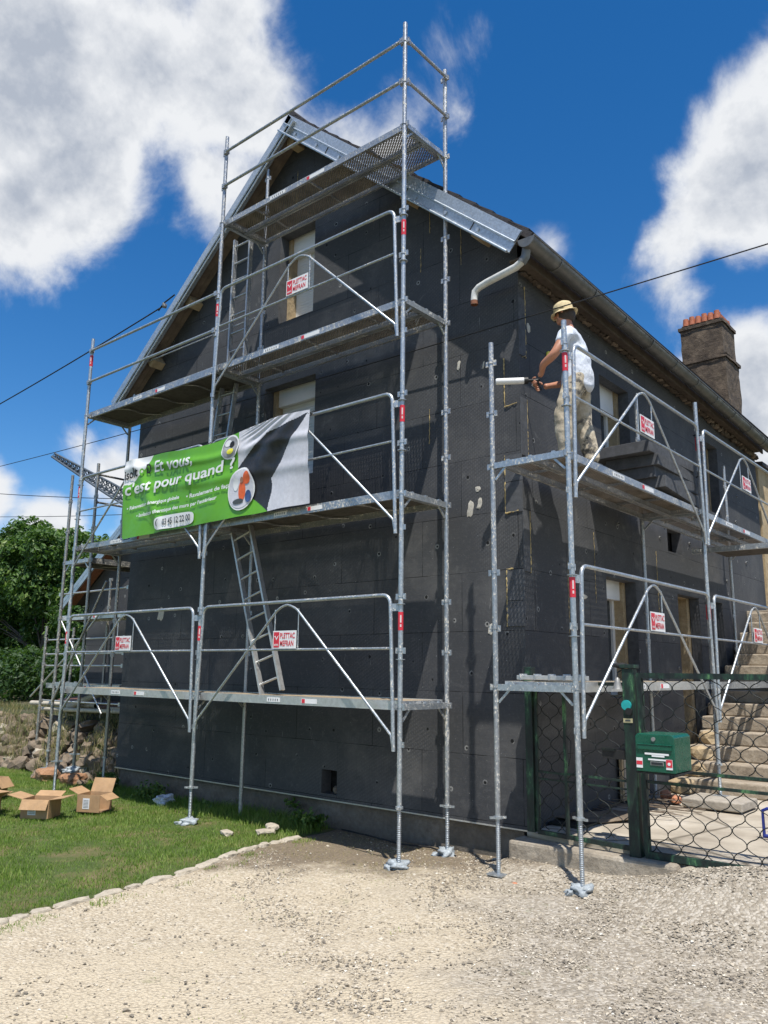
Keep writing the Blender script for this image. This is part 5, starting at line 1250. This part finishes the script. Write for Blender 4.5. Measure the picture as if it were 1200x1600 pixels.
# ------------------------------------------------------------------ person
def skin_mesh(name, nodes, edges, mats, parent, sub=2, roots=(0,), disp=0):
    me = bpy.data.meshes.new(name); me.from_pydata([n[0] for n in nodes], edges, []); o = bpy.data.objects.new(name, me); COL.objects.link(o)
    sk = o.modifiers.new('skin', 'SKIN'); sk.use_smooth_shade = True; sk.branch_smoothing = .6
    for i, n in enumerate(nodes):
        r = n[1]; v = me.skin_vertices[0].data[i]; v.radius = (r, r) if not isinstance(r, tuple) else r; v.use_root = i in roots
    sb = o.modifiers.new('sub', 'SUBSURF'); sb.levels = sub; sb.render_levels = sub
    dg = bpy.context.evaluated_depsgraph_get(); dg.update(); nm = bpy.data.meshes.new_from_object(o.evaluated_get(dg)); bpy.data.objects.remove(o); bpy.data.meshes.remove(me)
    if disp:
        nv = len(nm.vertices); co_ = [v.co.copy() for v in nm.vertices]; no_ = [v.normal.copy() for v in nm.vertices]
        for v, c_, n_ in zip(nm.vertices, co_, no_):
            q_ = Vector((c_.x * 5 + c_.z * 3.5, c_.y * 5 - c_.z * 3.0, c_.z * 7)); f_ = noise.noise(q_); g_ = noise.noise(q_ * 2.1 + Vector((3, 1, 4)))
            v.co = c_ + n_ * disp * ((1 - abs(f_) * 2.4) * .7 + g_ * .6)
    nm.materials.clear(); nm.materials.append(M[mats]); 
    for p in nm.polygons: p.use_smooth = True; p.material_index = 0
    o = bpy.data.objects.new(name, nm); COL.objects.link(o)
    if parent is not None: o.parent = parent; o.location = -parent_world(parent)
    return o
def person():
    base = Vector((1.29, .97, 3.655))
    fw = Vector((-.86, -.36, 0)).normalized(); fw = Vector((-.95, -.24, 0)).normalized()   # facing
    lf = Vector((-fw.y, fw.x, 0)); lf = Vector((0, 0, 1)).cross(fw)                          # his left
    def P(f, l, z): return base + fw * (f - .085 * z) + lf * l * 1.08 + Vector((0, 0, z * .945))
    pr = thing('person', base, 'worker in white t-shirt, straw hat and stained trousers standing on the front scaffold', 'person')
    # body
    nodes = [(P(-.02, 0, .93), .115), (P(-.01, 0, 1.08), .105), (P(.02, 0, 1.24), .118), (P(.06, 0, 1.38), .10), (P(.085, 0, 1.47), .055), (P(.11, 0, 1.53), .052), (P(.15, 0, 1.60), .078), (P(.165, 0, 1.67), .082), (P(.16, 0, 1.73), .06)]
    edges = [(i, i + 1) for i in range(8)]
    def chain(start, pts):
        pr_ = start
        for p, r in pts: nodes.append((p, r)); edges.append((pr_, len(nodes) - 1)); pr_ = len(nodes) - 1
        return pr_
    # left arm (near the camera), straight down and forward to the gun
    la = chain(3, [(P(.07, .16, 1.39), .062), (P(.08, .215, 1.30), .055), (P(.12, .27, 1.16), .047), (P(.15, .28, 1.10), .046), (P(.27, .22, 1.04), .038), (P(.29, .16, .985), .027), (P(.325, .14, .95), .033)])
    ra = chain(3, [(P(.07, -.16, 1.38), .062), (P(.07, -.22, 1.28), .053), (P(.06, -.25, 1.12), .044), (P(.08, -.25, 1.02), .043), (P(.20, -.12, .95), .036), (P(.26, .00, .90), .027), (P(.30, .04, .88), .033)])
    ll = chain(0, [(P(-.01, .095, .88), .10), (P(.03, .11, .70), .088), (P(.065, .115, .50), .066), (P(.04, .115, .30), .060), (P(.00, .11, .10), .042), (P(.02, .115, .05), .042), (P(.13, .13, .035), .036)])
    rl = chain(0, [(P(-.01, -.095, .88), .10), (P(-.03, -.11, .70), .088), (P(-.05, -.12, .50), .066), (P(-.12, -.12, .30), .060), (P(-.17, -.12, .10), .042), (P(-.15, -.12, .05), .042), (P(-.04, -.13, .035), .036)])
    roots = [0]
    # fingers
    def fingers(palm, dirf, side, down, n0=True):
        for k, (ln, o_) in enumerate(((.030, -.028), (.034, -.010), (.032, .009), (.026, .026))):
            a = palm + side * o_ + dirf * .02; b = a + dirf * ln; c = b + (dirf * .35 + down).normalized() * ln * .85; d = c + (down - dirf * .6).normalized() * ln * .7
            i = len(nodes); roots.append(i); nodes.extend([(a, .0095), (b, .0090), (c, .0083), (d, .0072)]); edges.extend([(i, i + 1), (i + 1, i + 2), (i + 2, i + 3)])
        a = palm + side * -.03; b = a + side * -.022 + dirf * .015; c = b + dirf * .028 + down * .008; i = len(nodes); roots.append(i); nodes.extend([(a, .0115), (b, .0105), (c, .0085)]); edges.extend([(i, i + 1), (i + 1, i + 2)])
    fd = (fw * .75 + Vector((0, 0, -.65))).normalized(); sd = lf.copy(); fingers(P(.34, .14, .935), fd, (lf * .4 + Vector((0, 0, -.6)) + fw * -.5).normalized(), (lf * -.8 + Vector((0, 0, -.4))).normalized())
    fingers(P(.315, .045, .87), (fw * .9 + lf * .3).normalized(), (Vector((0, 0, -1)) + fw * .1).normalized(), (lf * .7 + Vector((0, 0, .5))).normalized())
    # nose, ears, chin
    for pts in ([(P(.225, 0, 1.655), .018), (P(.262, 0, 1.635), .014)], [(P(.16, .078, 1.65), .018), (P(.15, .092, 1.665), .012)], [(P(.16, -.078, 1.65), .018), (P(.15, -.092, 1.665), .012)], [(P(.19, 0, 1.59), .045), (P(.225, 0, 1.575), .022)]):
        i = len(nodes); roots.append(i); nodes.extend(pts); edges.append((i, i + 1))
    skin_mesh('body', nodes, edges, 'skin', pr, 2, tuple(roots))
    mb = MB()
    for s in (-1, 1): mb.rock(P(.232, .03 * s, 1.668), (.022, .022, .014), 'black', 2, 1, .0)
    mb.rock(P(.238, 0, 1.60), (.018, .045, .010), 'hair', 2, 1, .1); mb.build('face_detail', pr)
    # t-shirt
    tn = [(P(-.02, 0, .76), (.18, .165)), (P(-.02, 0, .90), (.18, .165)), (P(-.01, 0, 1.06), (.165, .145)), (P(.02, 0, 1.24), (.172, .152)), (P(.05, 0, 1.37), (.15, .135)), (P(.085, 0, 1.455), (.085, .08)),
          (P(.07, .155, 1.39), .078), (P(.08, .215, 1.31), .074), (P(.105, .243, 1.22), .071), (P(.07, -.155, 1.385), .078), (P(.07, -.215, 1.30), .074), (P(.07, -.24, 1.20), .071)]
    te = [(0, 1), (1, 2), (2, 3), (3, 4), (4, 5), (4, 6), (6, 7), (7, 8), (4, 9), (9, 10), (10, 11)]
    skin_mesh('tshirt', tn, te, 'tshirt', pr, 4, disp=.012)
    # trousers
    qn = [(P(-.02, 0, 1.09), (.160, .150)), (P(-.03, 0, .88), (.180, .155)), (P(-.01, .10, .80), .125), (P(.03, .115, .66), .11), (P(.065, .118, .50), .095), (P(.04, .118, .30), .088), (P(.005, .115, .12), .078), (P(.005, .115, .055), .080),
          (P(-.02, -.10, .80), .125), (P(-.035, -.115, .66), .11), (P(-.05, -.12, .50), .095), (P(-.12, -.12, .30), .088), (P(-.165, -.12, .12), .078), (P(-.168, -.12, .055), .080)]
    qe = [(0, 1), (1, 2), (2, 3), (3, 4), (4, 5), (5, 6), (6, 7), (1, 8), (8, 9), (9, 10), (10, 11), (11, 12), (12, 13)]
    skin_mesh('trousers', qn, qe, 'trousers', pr, 4, disp=.010)
    mb = MB(); 
    mb.rock(P(-.02, .135, .86), (.05, .10, .16), 'black', 4, 2, .3, Matrix.Rotation(.5, 3, 'Z')); mb.build('tool_pouch', pr)
    for s, f in ((1, .0), (-1, -.17)):
        skin_mesh('boot', [(P(f - .02, .115 * s, .10), .058), (P(f - .01, .115 * s, .045), .050), (P(f + .08, .122 * s, .040), .046), (P(f + .16, .13 * s, .035), .040)], [(0, 1), (1, 2), (2, 3)], 'boot', pr, 2)
    hm = MB(); hc = P(.155, 0, 1.68); ax = (Vector((0, 0, 1)) + fw * .22).normalized()
    hm.lathe(hc, [(.098, .0), (.097, .055), (.088, .088), (.060, .108), (.02, .115), (.0, .115)], 'straw', 28, ax); 
    q = Vector((0, 0, 1)).rotation_difference(ax); vs = []; n = 40
    for r, z, wv in ((.097, .004, 0), (.115, -.006, .006), (.134, -.018, .014), (.136, -.022, .014), (.115, -.012, .006), (.096, -.003, 0)):
        for k in range(n): a = 2 * math.pi * k / n; vs.append(hc + q @ Vector((r * math.cos(a), r * math.sin(a), z + wv * math.sin(a * 2 + .6))))
    hm.add(vs, [(j * n + k, j * n + (k + 1) % n, (j + 1) * n + (k + 1) % n, (j + 1) * n + k) for j in range(5) for k in range(n)], 'straw', True); hm.build('straw_hat', pr)
    h2 = MB(); h2.lathe(P(.13, 0, 1.63), [(.06, -.05), (.086, -.02), (.092, .03), (.08, .06)], 'hair', 16); h2.build('hair', pr)
    # foam gun held in the left hand
    hp = P(.35, .12, .93); tip = hp + Vector((-.80, -.60, -.03)).normalized() * .40; d = (tip - hp).normalized()
    gn = thing('foam_gun', hp, 'foam gun with white tube held out by the worker towards the corner', 'foam gun')
    q = MB(); q.tube([hp + d * .10, hp + d * .11, tip - d * .01, tip], [.026, .032, .032, .024], 'white', 16); q.build('cartridge', gn)
    q = MB(); q.tube([hp + d * .085, hp + d * .125], .0345, 'black', 16); q.tube([hp - d * .03, hp + d * .10], .014, 'black', 10); q.bar(hp, hp + Vector((0, 0, -.10)) - d * .04, .022, .03, 'black', lf); q.tube([hp + d * .02 + Vector((0, 0, -.01)), hp + d * .05 + Vector((0, 0, -.05)), hp + d * .02 + Vector((0, 0, -.08))], .005, 'cast_grey', 6); q.build('grip', gn)
person()

# ------------------------------------------------------------------ left side: boxes, rubble bank, pipes, fence, tree, annex
def carton(c, w_, d_, h_, rz, lab, flaps, open_side=None, label_side=True):
    R = Matrix.Rotation(rz, 3, 'Z'); c = Vector(c); t = .006; w_ *= .82; d_ *= .8; h_ *= .82; flaps = [(a_, s_, g_, l_ * .72) for a_, s_, g_, l_ in flaps]; o = thing('cardboard_box', c, lab, 'cardboard box', 'empty cardboard boxes on the lawn')
    def b(mb, lc, ld, m_, rr=None):
        mb.box(c + R @ Vector(lc), ld, m_, R @ rr if rr else R)
    mb = MB(); b(mb, (0, 0, t / 2), (w_, d_, t), 'cardboard_inside')
    for s in (-1, 1):
        if open_side != ('x', s): b(mb, (s * w_ / 2, 0, h_ / 2 + t), (t, d_ - .002, h_), 'cardboard')
        if open_side != ('y', s): b(mb, (0, s * d_ / 2, h_ / 2 + t), (w_ + t, t, h_), 'cardboard')
    mb.build('box_body', o)
    for (ax, s, ang, ln) in flaps:
        f = MB(); a = R_(ang)
        if ax == 'x': hinge = Vector((s * w_ / 2, 0, h_ + t)); dr = Vector((s * math.cos(a), 0, math.sin(a))); f.box(c + R @ (hinge + dr * ln / 2), (ln, d_ * .98, t), 'cardboard', R @ Matrix.Rotation(-a if s > 0 else a, 3, 'Y'))
        elif ax == 'y': hinge = Vector((0, s * d_ / 2, h_ + t)); dr = Vector((0, s * math.cos(a), math.sin(a))); f.box(c + R @ (hinge + dr * ln / 2), (w_ * .98, ln, t), 'cardboard', R @ Matrix.Rotation(a if s > 0 else -a, 3, 'X'))
        f.build('flap', o)
    if label_side:
        f = MB(); b(f, (-w_ * .1, -d_ / 2 - .005, h_ * .52), (w_ * .30, .002, h_ * .62), 'paper_label')
        for i in range(6): b(f, (-w_ * .1, -d_ / 2 - .007, h_ * (.30 + .08 * i)), (w_ * .22, .001, .004), 'text_dark')
        f.build('shipping_label', o)
carton((-4.62, -.92, .02), .40, .36, .25, R_(35), 'open cardboard box with spread flaps and white label, middle of the three boxes', [('x', 1, 8, .24), ('x', -1, 14, .26), ('y', 1, 20, .18), ('y', -1, -60, .17)])
carton((-4.55, -.28, .02), .36, .34, .24, R_(28), 'torn cardboard box lying nearest the scaffold foot, its lid flap raised', [('y', 1, 65, .24), ('x', 1, -30, .16), ('x', -1, 25, .2)], ('x', 1))
carton((-5.25, -1.35, .02), .42, .38, .24, R_(12), 'flattened cardboard box at the left edge with blue-white label', [('x', 1, 22, .26), ('y', 1, 12, .22), ('x', -1, 10, .2)])
carton((-6.35, -.75, .04), .42, .34, .30, R_(30), 'opened cardboard box furthest left with a drooping flap', [('y', -1, -70, .22), ('x', 1, -50, .22), ('x', -1, 30, .2)], ('y', -1), False)

def bank():
    W = thing('rubble_wall', (-8, 1.4, 0), 'tumbled dry stone wall of rubble holding the bank left of the house', 'stone wall')
    mb = MB(); k = 0
    for row in range(5):
        z = .06 + row * .165; x = -14.0 + .13 * (row % 2)
        while x < -6.28:
            wd = random.uniform(.16, .42); yy = 1.22 + row * .13 + random.uniform(-.14, .10)
            mb.rock((x + wd / 2, yy, z + random.uniform(-.03, .05)), (wd, random.uniform(.22, .36), random.uniform(.14, .26)), 'rubble' if random.random() < .88 else 'kerb_stone', k, 2, .55, Matrix.Rotation(random.uniform(-.5, .5), 3, 'Y') @ Matrix.Rotation(random.uniform(0, 3), 3, 'Z')); x += wd * .93; k += 1
    mb.build('stones', W)
    n = 11000; x = rng.uniform(-13, -6.25, n); y = 1.02 + rng.uniform(0, .75, n); z = .02 + (y - 1.0) * 1.45 + rng.uniform(-.12, .05, n); z = np.clip(z, 0, .95)
    m_ = np.array([noise.noise(Vector((a * 1.7, b * 2.5, 2))) for a, b in zip(x, y)]) > -.08; x, y, z = x[m_], y[m_], z[m_]
    blades('bank_grass', x, y, rng.uniform(.04, .16, len(x)), rng.uniform(.004, .009, len(x)), 'weed', rng.uniform(0, 1, len(x)), base=z, lean=.9, kind='stuff', label='dry and green weeds growing over the rubble bank')
    n = 5200; x = rng.uniform(-13, -6.25, n); y = rng.uniform(1.6, 6, n)
    blades('bank_top_grass', x, y, rng.uniform(.04, .14, n), rng.uniform(.005, .01, n), 'weed', rng.uniform(0, .8, n), lean=.9, kind='stuff', label='tufts of weeds on top of the bank')
    for (x, y, z, d, lab, sd) in ((-7.45, .62, .10, (.42, .34, .22), 'large reddish foundation stone under the outer rear scaffold foot', 11), (-6.75, .66, .09, (.34, .32, .22), 'reddish block under the inner rear scaffold foot', 13), (-6.08, .02, .0, (.22, .20, .08), 'small flat stone under the leftmost front scaffold foot', 17), (-6.06, .73, .06, (.26, .24, .12), 'grey stone under the inner left scaffold foot', 19)):
        mb = MB(); mb.rock((x, y, z), d, 'reddish_stone' if sd < 15 else 'kerb_stone', sd, 3, .22); o = mb.build('foundation_stone'); tag(o, lab, 'stone', 'stones under the scaffold feet')
    for i in range(10):
        x = -7.3 + random.uniform(-.9, 1.0); y = .85 + random.uniform(-.15, .3)
        mb = MB(); mb.rock((x, y, .06), (random.uniform(.12, .3), random.uniform(.12, .24), random.uniform(.08, .18)), 'rubble', 40 + i, 2, .35); o = mb.build('fallen_stone'); tag(o, 'loose brown rubble stone fallen at the foot of the bank', 'stone', 'fallen stones at the foot of the bank')
    for (a, b, r, m_, lab) in (((-9.6, 1.75, .93), (-6.9, 1.95, .97), .035, 'pvc_tube', 'long straight beige tube along the top of the rubble wall'), ((-8.8, 1.85, .98), (-8.15, 2.2, 1.28), .055, 'pvc_tube', 'short beige pipe propped up with its open end showing'),
                            ((-9.9, 2.3, 1.03), (-7.5, 2.35, 1.04), .06, 'brown_tube', 'dark brown pipe lying furthest left on the bank'), ((-8.2, 2.1, 1.0), (-6.75, 2.15, 1.02), .05, 'brown_tube', 'dark brown pipe lying on the bank near the house'), ((-7.6, 1.95, .99), (-6.5, 1.98, 1.0), .04, 'pvc_tube', 'pale pipe stub on the bank beside the weeds'),
                            ((-10.4, 2.0, 1.0), (-8.3, 2.1, 1.02), .045, 'pvc_tube', 'dusty beige pipe under the brown sheet')):
        a = (a[0], a[1] - .25, a[2] + .06); b = (b[0], b[1] - .25, b[2] + .06); mb = MB(); mb.tube([a, b], r, m_, 14, False); mb.tube([b, a], r * .88, 'dark_void' if m_ == 'pvc_tube' else m_, 14, False); o = mb.build('pipe'); tag(o, lab, 'pipe', 'pipes lying on the bank')
    mb = MB(); mb.add([(-10.5, 2.3, 1.10), (-9.0, 2.25, 1.12), (-7.7, 2.6, 1.08), (-8.1, 3.0, 1.22), (-10.4, 3.1, 1.25), (-10.5, 2.3, 1.085), (-9.0, 2.25, 1.105), (-7.7, 2.6, 1.065), (-8.1, 3.0, 1.205), (-10.4, 3.1, 1.235)], [(0, 1, 2, 3, 4), (9, 8, 7, 6, 5), (0, 5, 6, 1), (1, 6, 7, 2), (2, 7, 8, 3), (3, 8, 9, 4), (4, 9, 5, 0)], 'brown_tube'); o = mb.build('roofing_sheet'); tag(o, 'dark brown sheets piled behind the pipes', 'sheet')
bank()
def annex():
    A = thing('annex', (-7.8, 3, .8), 'low gabled annex in dark insulation at the left rear of the house', 'house')
    Y = 2.2; xl, xr = -9.42, -6.25; ax, az = -7.85, 4.38
    tz = lambda x: az - abs(x - ax) * .70
    mb = MB(); wall_strips(mb, [xl, ax, xr], lambda u: tz(u) - .08, .7, [], lambda u, z: (u, Y, z), 'insulation_gable'); mb.add([(xl, Y, .7), (xl, 6.5, .7), (xl, 6.5, tz(xl) - .08), (xl, Y, tz(xl) - .08)], [(3, 2, 1, 0)], 'insulation_facade'); mb.build('wall', A)
    mb = MB()
    for (x0, x1) in ((ax, -9.95), (ax, -6.22)):
        vs = [(x0, Y - .25, tz(x0)), (x1, Y - .25, tz(x1)), (x1, Y - .25, tz(x1) + .07), (x0, Y - .25, tz(x0) + .07)]; vs += [(x, 6.6, z) for x, _, z in vs]
        mb.add(vs, [(0, 1, 2, 3), (7, 6, 5, 4), (0, 4, 5, 1), (1, 5, 6, 2), (2, 6, 7, 3), (3, 7, 4, 0)], 'roof_tile')
    r = mb.build('roof', A); mb = MB()
    for off in (0, .10):
        mb.bar((ax, Y - .27, tz(ax) - off), (-9.97, Y - .27, tz(-9.97) - off), .03, .075, 'verge_metal'); mb.bar((ax, Y - .27, tz(ax) - off), (-6.25, Y - .27, tz(-6.25) - off), .03, .075, 'verge_metal')
    mb.build('verge_trim', r); mb = MB(); mb.bar((ax, Y - .12, tz(ax) - .03), (-9.9, Y - .12, tz(-9.9) - .03), .22, .03, 'rust'); mb.build('soffit', r)
annex()
def tree(name, loc, cents, n, size, lab, seed, trunk_h=2.0, group=None, limbs=True):
    x, y, z = loc; t = thing(name, loc, lab, 'tree', group)
    mb = MB(); mb.tube([(x, y, z - .1), (x + .05, y, z + trunk_h * .5), (x, y + .05, z + trunk_h)], [.17, .13, .09], 'bark', 10)
    for c, r in (cents[::5] if limbs else []): mb.tube([(x, y, z + trunk_h * .6), ((x + c[0]) / 2, (y + c[1]) / 2, (z + trunk_h * .6 + c[2]) / 2 + .1), c], [.035, .015, .005], 'bark', 6)
    mb.build('trunk', t)
    V, F, T = leaf_cloud([c for c, r in cents], [r for c, r in cents], n, size, seed)
    np_mesh('crown', V, F, 'leaf', T, parent=t)
    rr = np.random.default_rng(seed); tw = MB()
    for i in range(26):
        c, r = cents[rr.integers(len(cents))]; d = Vector(rr.normal(size=3)); d.z = abs(d.z) + .3; d.normalize(); a = Vector(c) + d * r * .8; tw.tube([a, a + d * rr.uniform(.15, .45)], [.008, .003], 'bark', 4)
    tw.build('twig', t)
rr = np.random.default_rng(3)
def cents(x0, x1, y0, y1, z0, zt, n, r0, r1, s):
    q = np.random.default_rng(s); o = []
    for i in range(n):
        x = q.uniform(x0, x1); y = q.uniform(y0, y1); top = zt(x); z = z0 + (top - z0) * q.uniform(0, 1) ** .55; r = q.uniform(r0, r1); o.append(((x, y, min(z, top - r * .5)), r))
    return o
tree('broadleaf_tree', (-18.5, 6.0, .9), cents(-24.5, -13.6, 5.0, 7.5, .9, lambda x: 5.9 - .20 * abs(x + 19.6) ** 1.1, 130, .45, .9, 5), 120000, .085, 'big leafy green tree at the left edge behind the scaffold', 11)
tree('broadleaf_tree', (-13.2, 8.2, .9), cents(-15.5, -11.2, 7.4, 9.4, 1.3, lambda x: 4.9 - .25 * abs(x + 13.2), 50, .4, .75, 8), 40000, .08, 'lower leafy tree seen between the scaffold poles left of the annex', 12)
tree('dark_hedge_tree', (-28, 9.5, .9), cents(-40, -17, 8.8, 10.8, .4, lambda x: 4.6, 210, .7, 1.15, 9), 110000, .13, 'dark dense trees behind the leafy tree at far left', 13, limbs=False)
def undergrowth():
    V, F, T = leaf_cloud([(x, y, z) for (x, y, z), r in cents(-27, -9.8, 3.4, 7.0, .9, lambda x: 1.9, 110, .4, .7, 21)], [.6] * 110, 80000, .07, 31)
    np_mesh('undergrowth', V, F, 'leaf', T * .12, kind='stuff', label='leafy undergrowth on the bank, tree shade painted into its dark leaves')  # leaf tint scaled down to paint in the shade below the trees
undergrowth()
def wire_fence():
    Fn = thing('wire_fence', (-12, 4.2, .9), 'dark wire mesh fence on the bank under the tree', 'fence')
    for i in range(4): mb = MB(); x = -15.5 + i * 2.0; mb.tube([(x, 4.2, .85), (x, 4.2, 1.95)], .03, 'timber_weathered', 8); mb.build('fence_post', Fn)
    mb = MB()
    for i in range(70): x = -15.8 + i * .1; mb.tube([(x, 4.2, .95), (x, 4.2, 1.75)], .0025, 'fence_wire', 4, False)
    for j in range(9): mb.tube([(-15.8, 4.2, .95 + j * .1), (-8.8, 4.2, .95 + j * .1)], .0025, 'fence_wire', 4, False)
    mb.build('wire_mesh', Fn)
wire_fence()
# lattice crane jib far behind
def jib():
    J = thing('crane', (-21, 14, .9), 'distant lattice crane jib rising to the left behind the scaffold', 'crane')
    a = Vector((-34.9, 14, 12.6)); b = Vector((-22.0, 14, 6.75)); d = (b - a).normalized(); up = Vector((0, 1, 0)).cross(d); up = up if up.z > 0 else -up; mb = MB(); L = (b - a).length; n = 30
    def wdt(t): return .22 + .34 * min(1, t * 2.2)
    ch = lambda t, k: a + d * L * t + (up * wdt(t) * .55 if k == 0 else up * -wdt(t) * .35 + Vector((0, (.35 if k == 1 else -.35) * wdt(t) * 1.4, 0)))
    for k in range(3): mb.tube([ch(i / n, k) for i in range(n + 1)], .055, 'crane_steel', 6)
    for i in range(n):
        for k in range(3): mb.tube([ch(i / n, k), ch((i + 1) / n, (k + 1) % 3)], .028, 'crane_steel', 5); mb.tube([ch(i / n, k), ch(i / n, (k + 1) % 3)], .022, 'crane_steel', 5)
    mb.build('jib', J)
    mb = MB(); c = b + up * -.3; 
    for sx in (-.5, .5):
        for sy in (-.5, .5): mb.tube([(c.x + sx, 14 + sy, .8), (c.x + sx, 14 + sy, c.z + .6)], .07, 'crane_steel', 6)
    z = 1.0; s = 1
    while z < c.z: mb.tube([(c.x - .5 * s, 13.5, z), (c.x + .5 * s, 13.5, z + .8)], .035, 'crane_steel', 5); mb.tube([(c.x - .5 * s, 14.5, z), (c.x + .5 * s, 14.5, z + .8)], .035, 'crane_steel', 5); z += .8; s = -s
    mb.build('mast', J)
    mb = MB(); p = a + d * L * .62; mb.rock(p - up * .1, (.9, .7, .6), 'crane_steel', 3, 2, .4); mb.tube([p, p + up * 1.2 + d * .3, p + d * 3.0 + up * .2], .03, 'crane_steel', 5); mb.build('trolley', J)
jib()
# overhead cables
def cable(a, b, sag, r, lab, extra=None):
    a = Vector(a); b = Vector(b); pts = [a.lerp(b, i / 40) + Vector((0, 0, -sag * 4 * (i / 40) * (1 - i / 40))) for i in range(41)]
    mb = MB(); mb.tube(pts, r, 'cable_black', 6); o = mb.build('overhead_cable'); tag(o, lab, 'cable', 'overhead cables')
cable((-16, .87, 5.80), (9, .87, 5.30), .22, .006, 'thin black cable crossing in front of the whole house')
cable((-17, .80, 6.55), (-5.33, .72, 7.22), .10, .011, 'thick black cable clamped to the left verge of the roof')
cable((-40, 8, 10.8), (-5.9, 8.2, 5.6), .4, .014, 'slack wire at far left dropping towards the rear scaffold')
cable((-40, 9.2, 9.3), (-6.0, 9.6, 5.9), .3, .012, 'lowest thin wire at far left above the tree')
mb = MB(); mb.rock((-5.30, .70, 7.20), (.10, .08, .10), 'cast_grey', 3, 1, .5); mb.tube([(-5.45, .70, 7.16), (-5.30, .69, 7.24), (-5.05, .70, 7.30)], .012, 'cable_black', 6); o = mb.build('cable_clamp'); tag(o, 'metal cable clamp fixed on the left roof verge', 'clamp')
# lower wire mesh mat
mb = MB(); mb.box((.95, 1.62, .338), (.34, .7, .012), 'gate_wire'); o = mb.build('door_mat'); tag(o, 'dark grating lying on the ground just inside the side gate', 'grating')
# loose trestle lying on the front deck
mb = MB()
mb.box((1.22, .62, 1.685), (.66, .10, .04), 'aluminium'); 
for i in range(5): mb.box((.93 + i * .145, .62, 1.69), (.018, .12, .055), 'galvanised')
o = mb.build('aluminium_beam', bevel=.004); tag(o, 'short aluminium beam lying on the lowest front deck', 'beam')
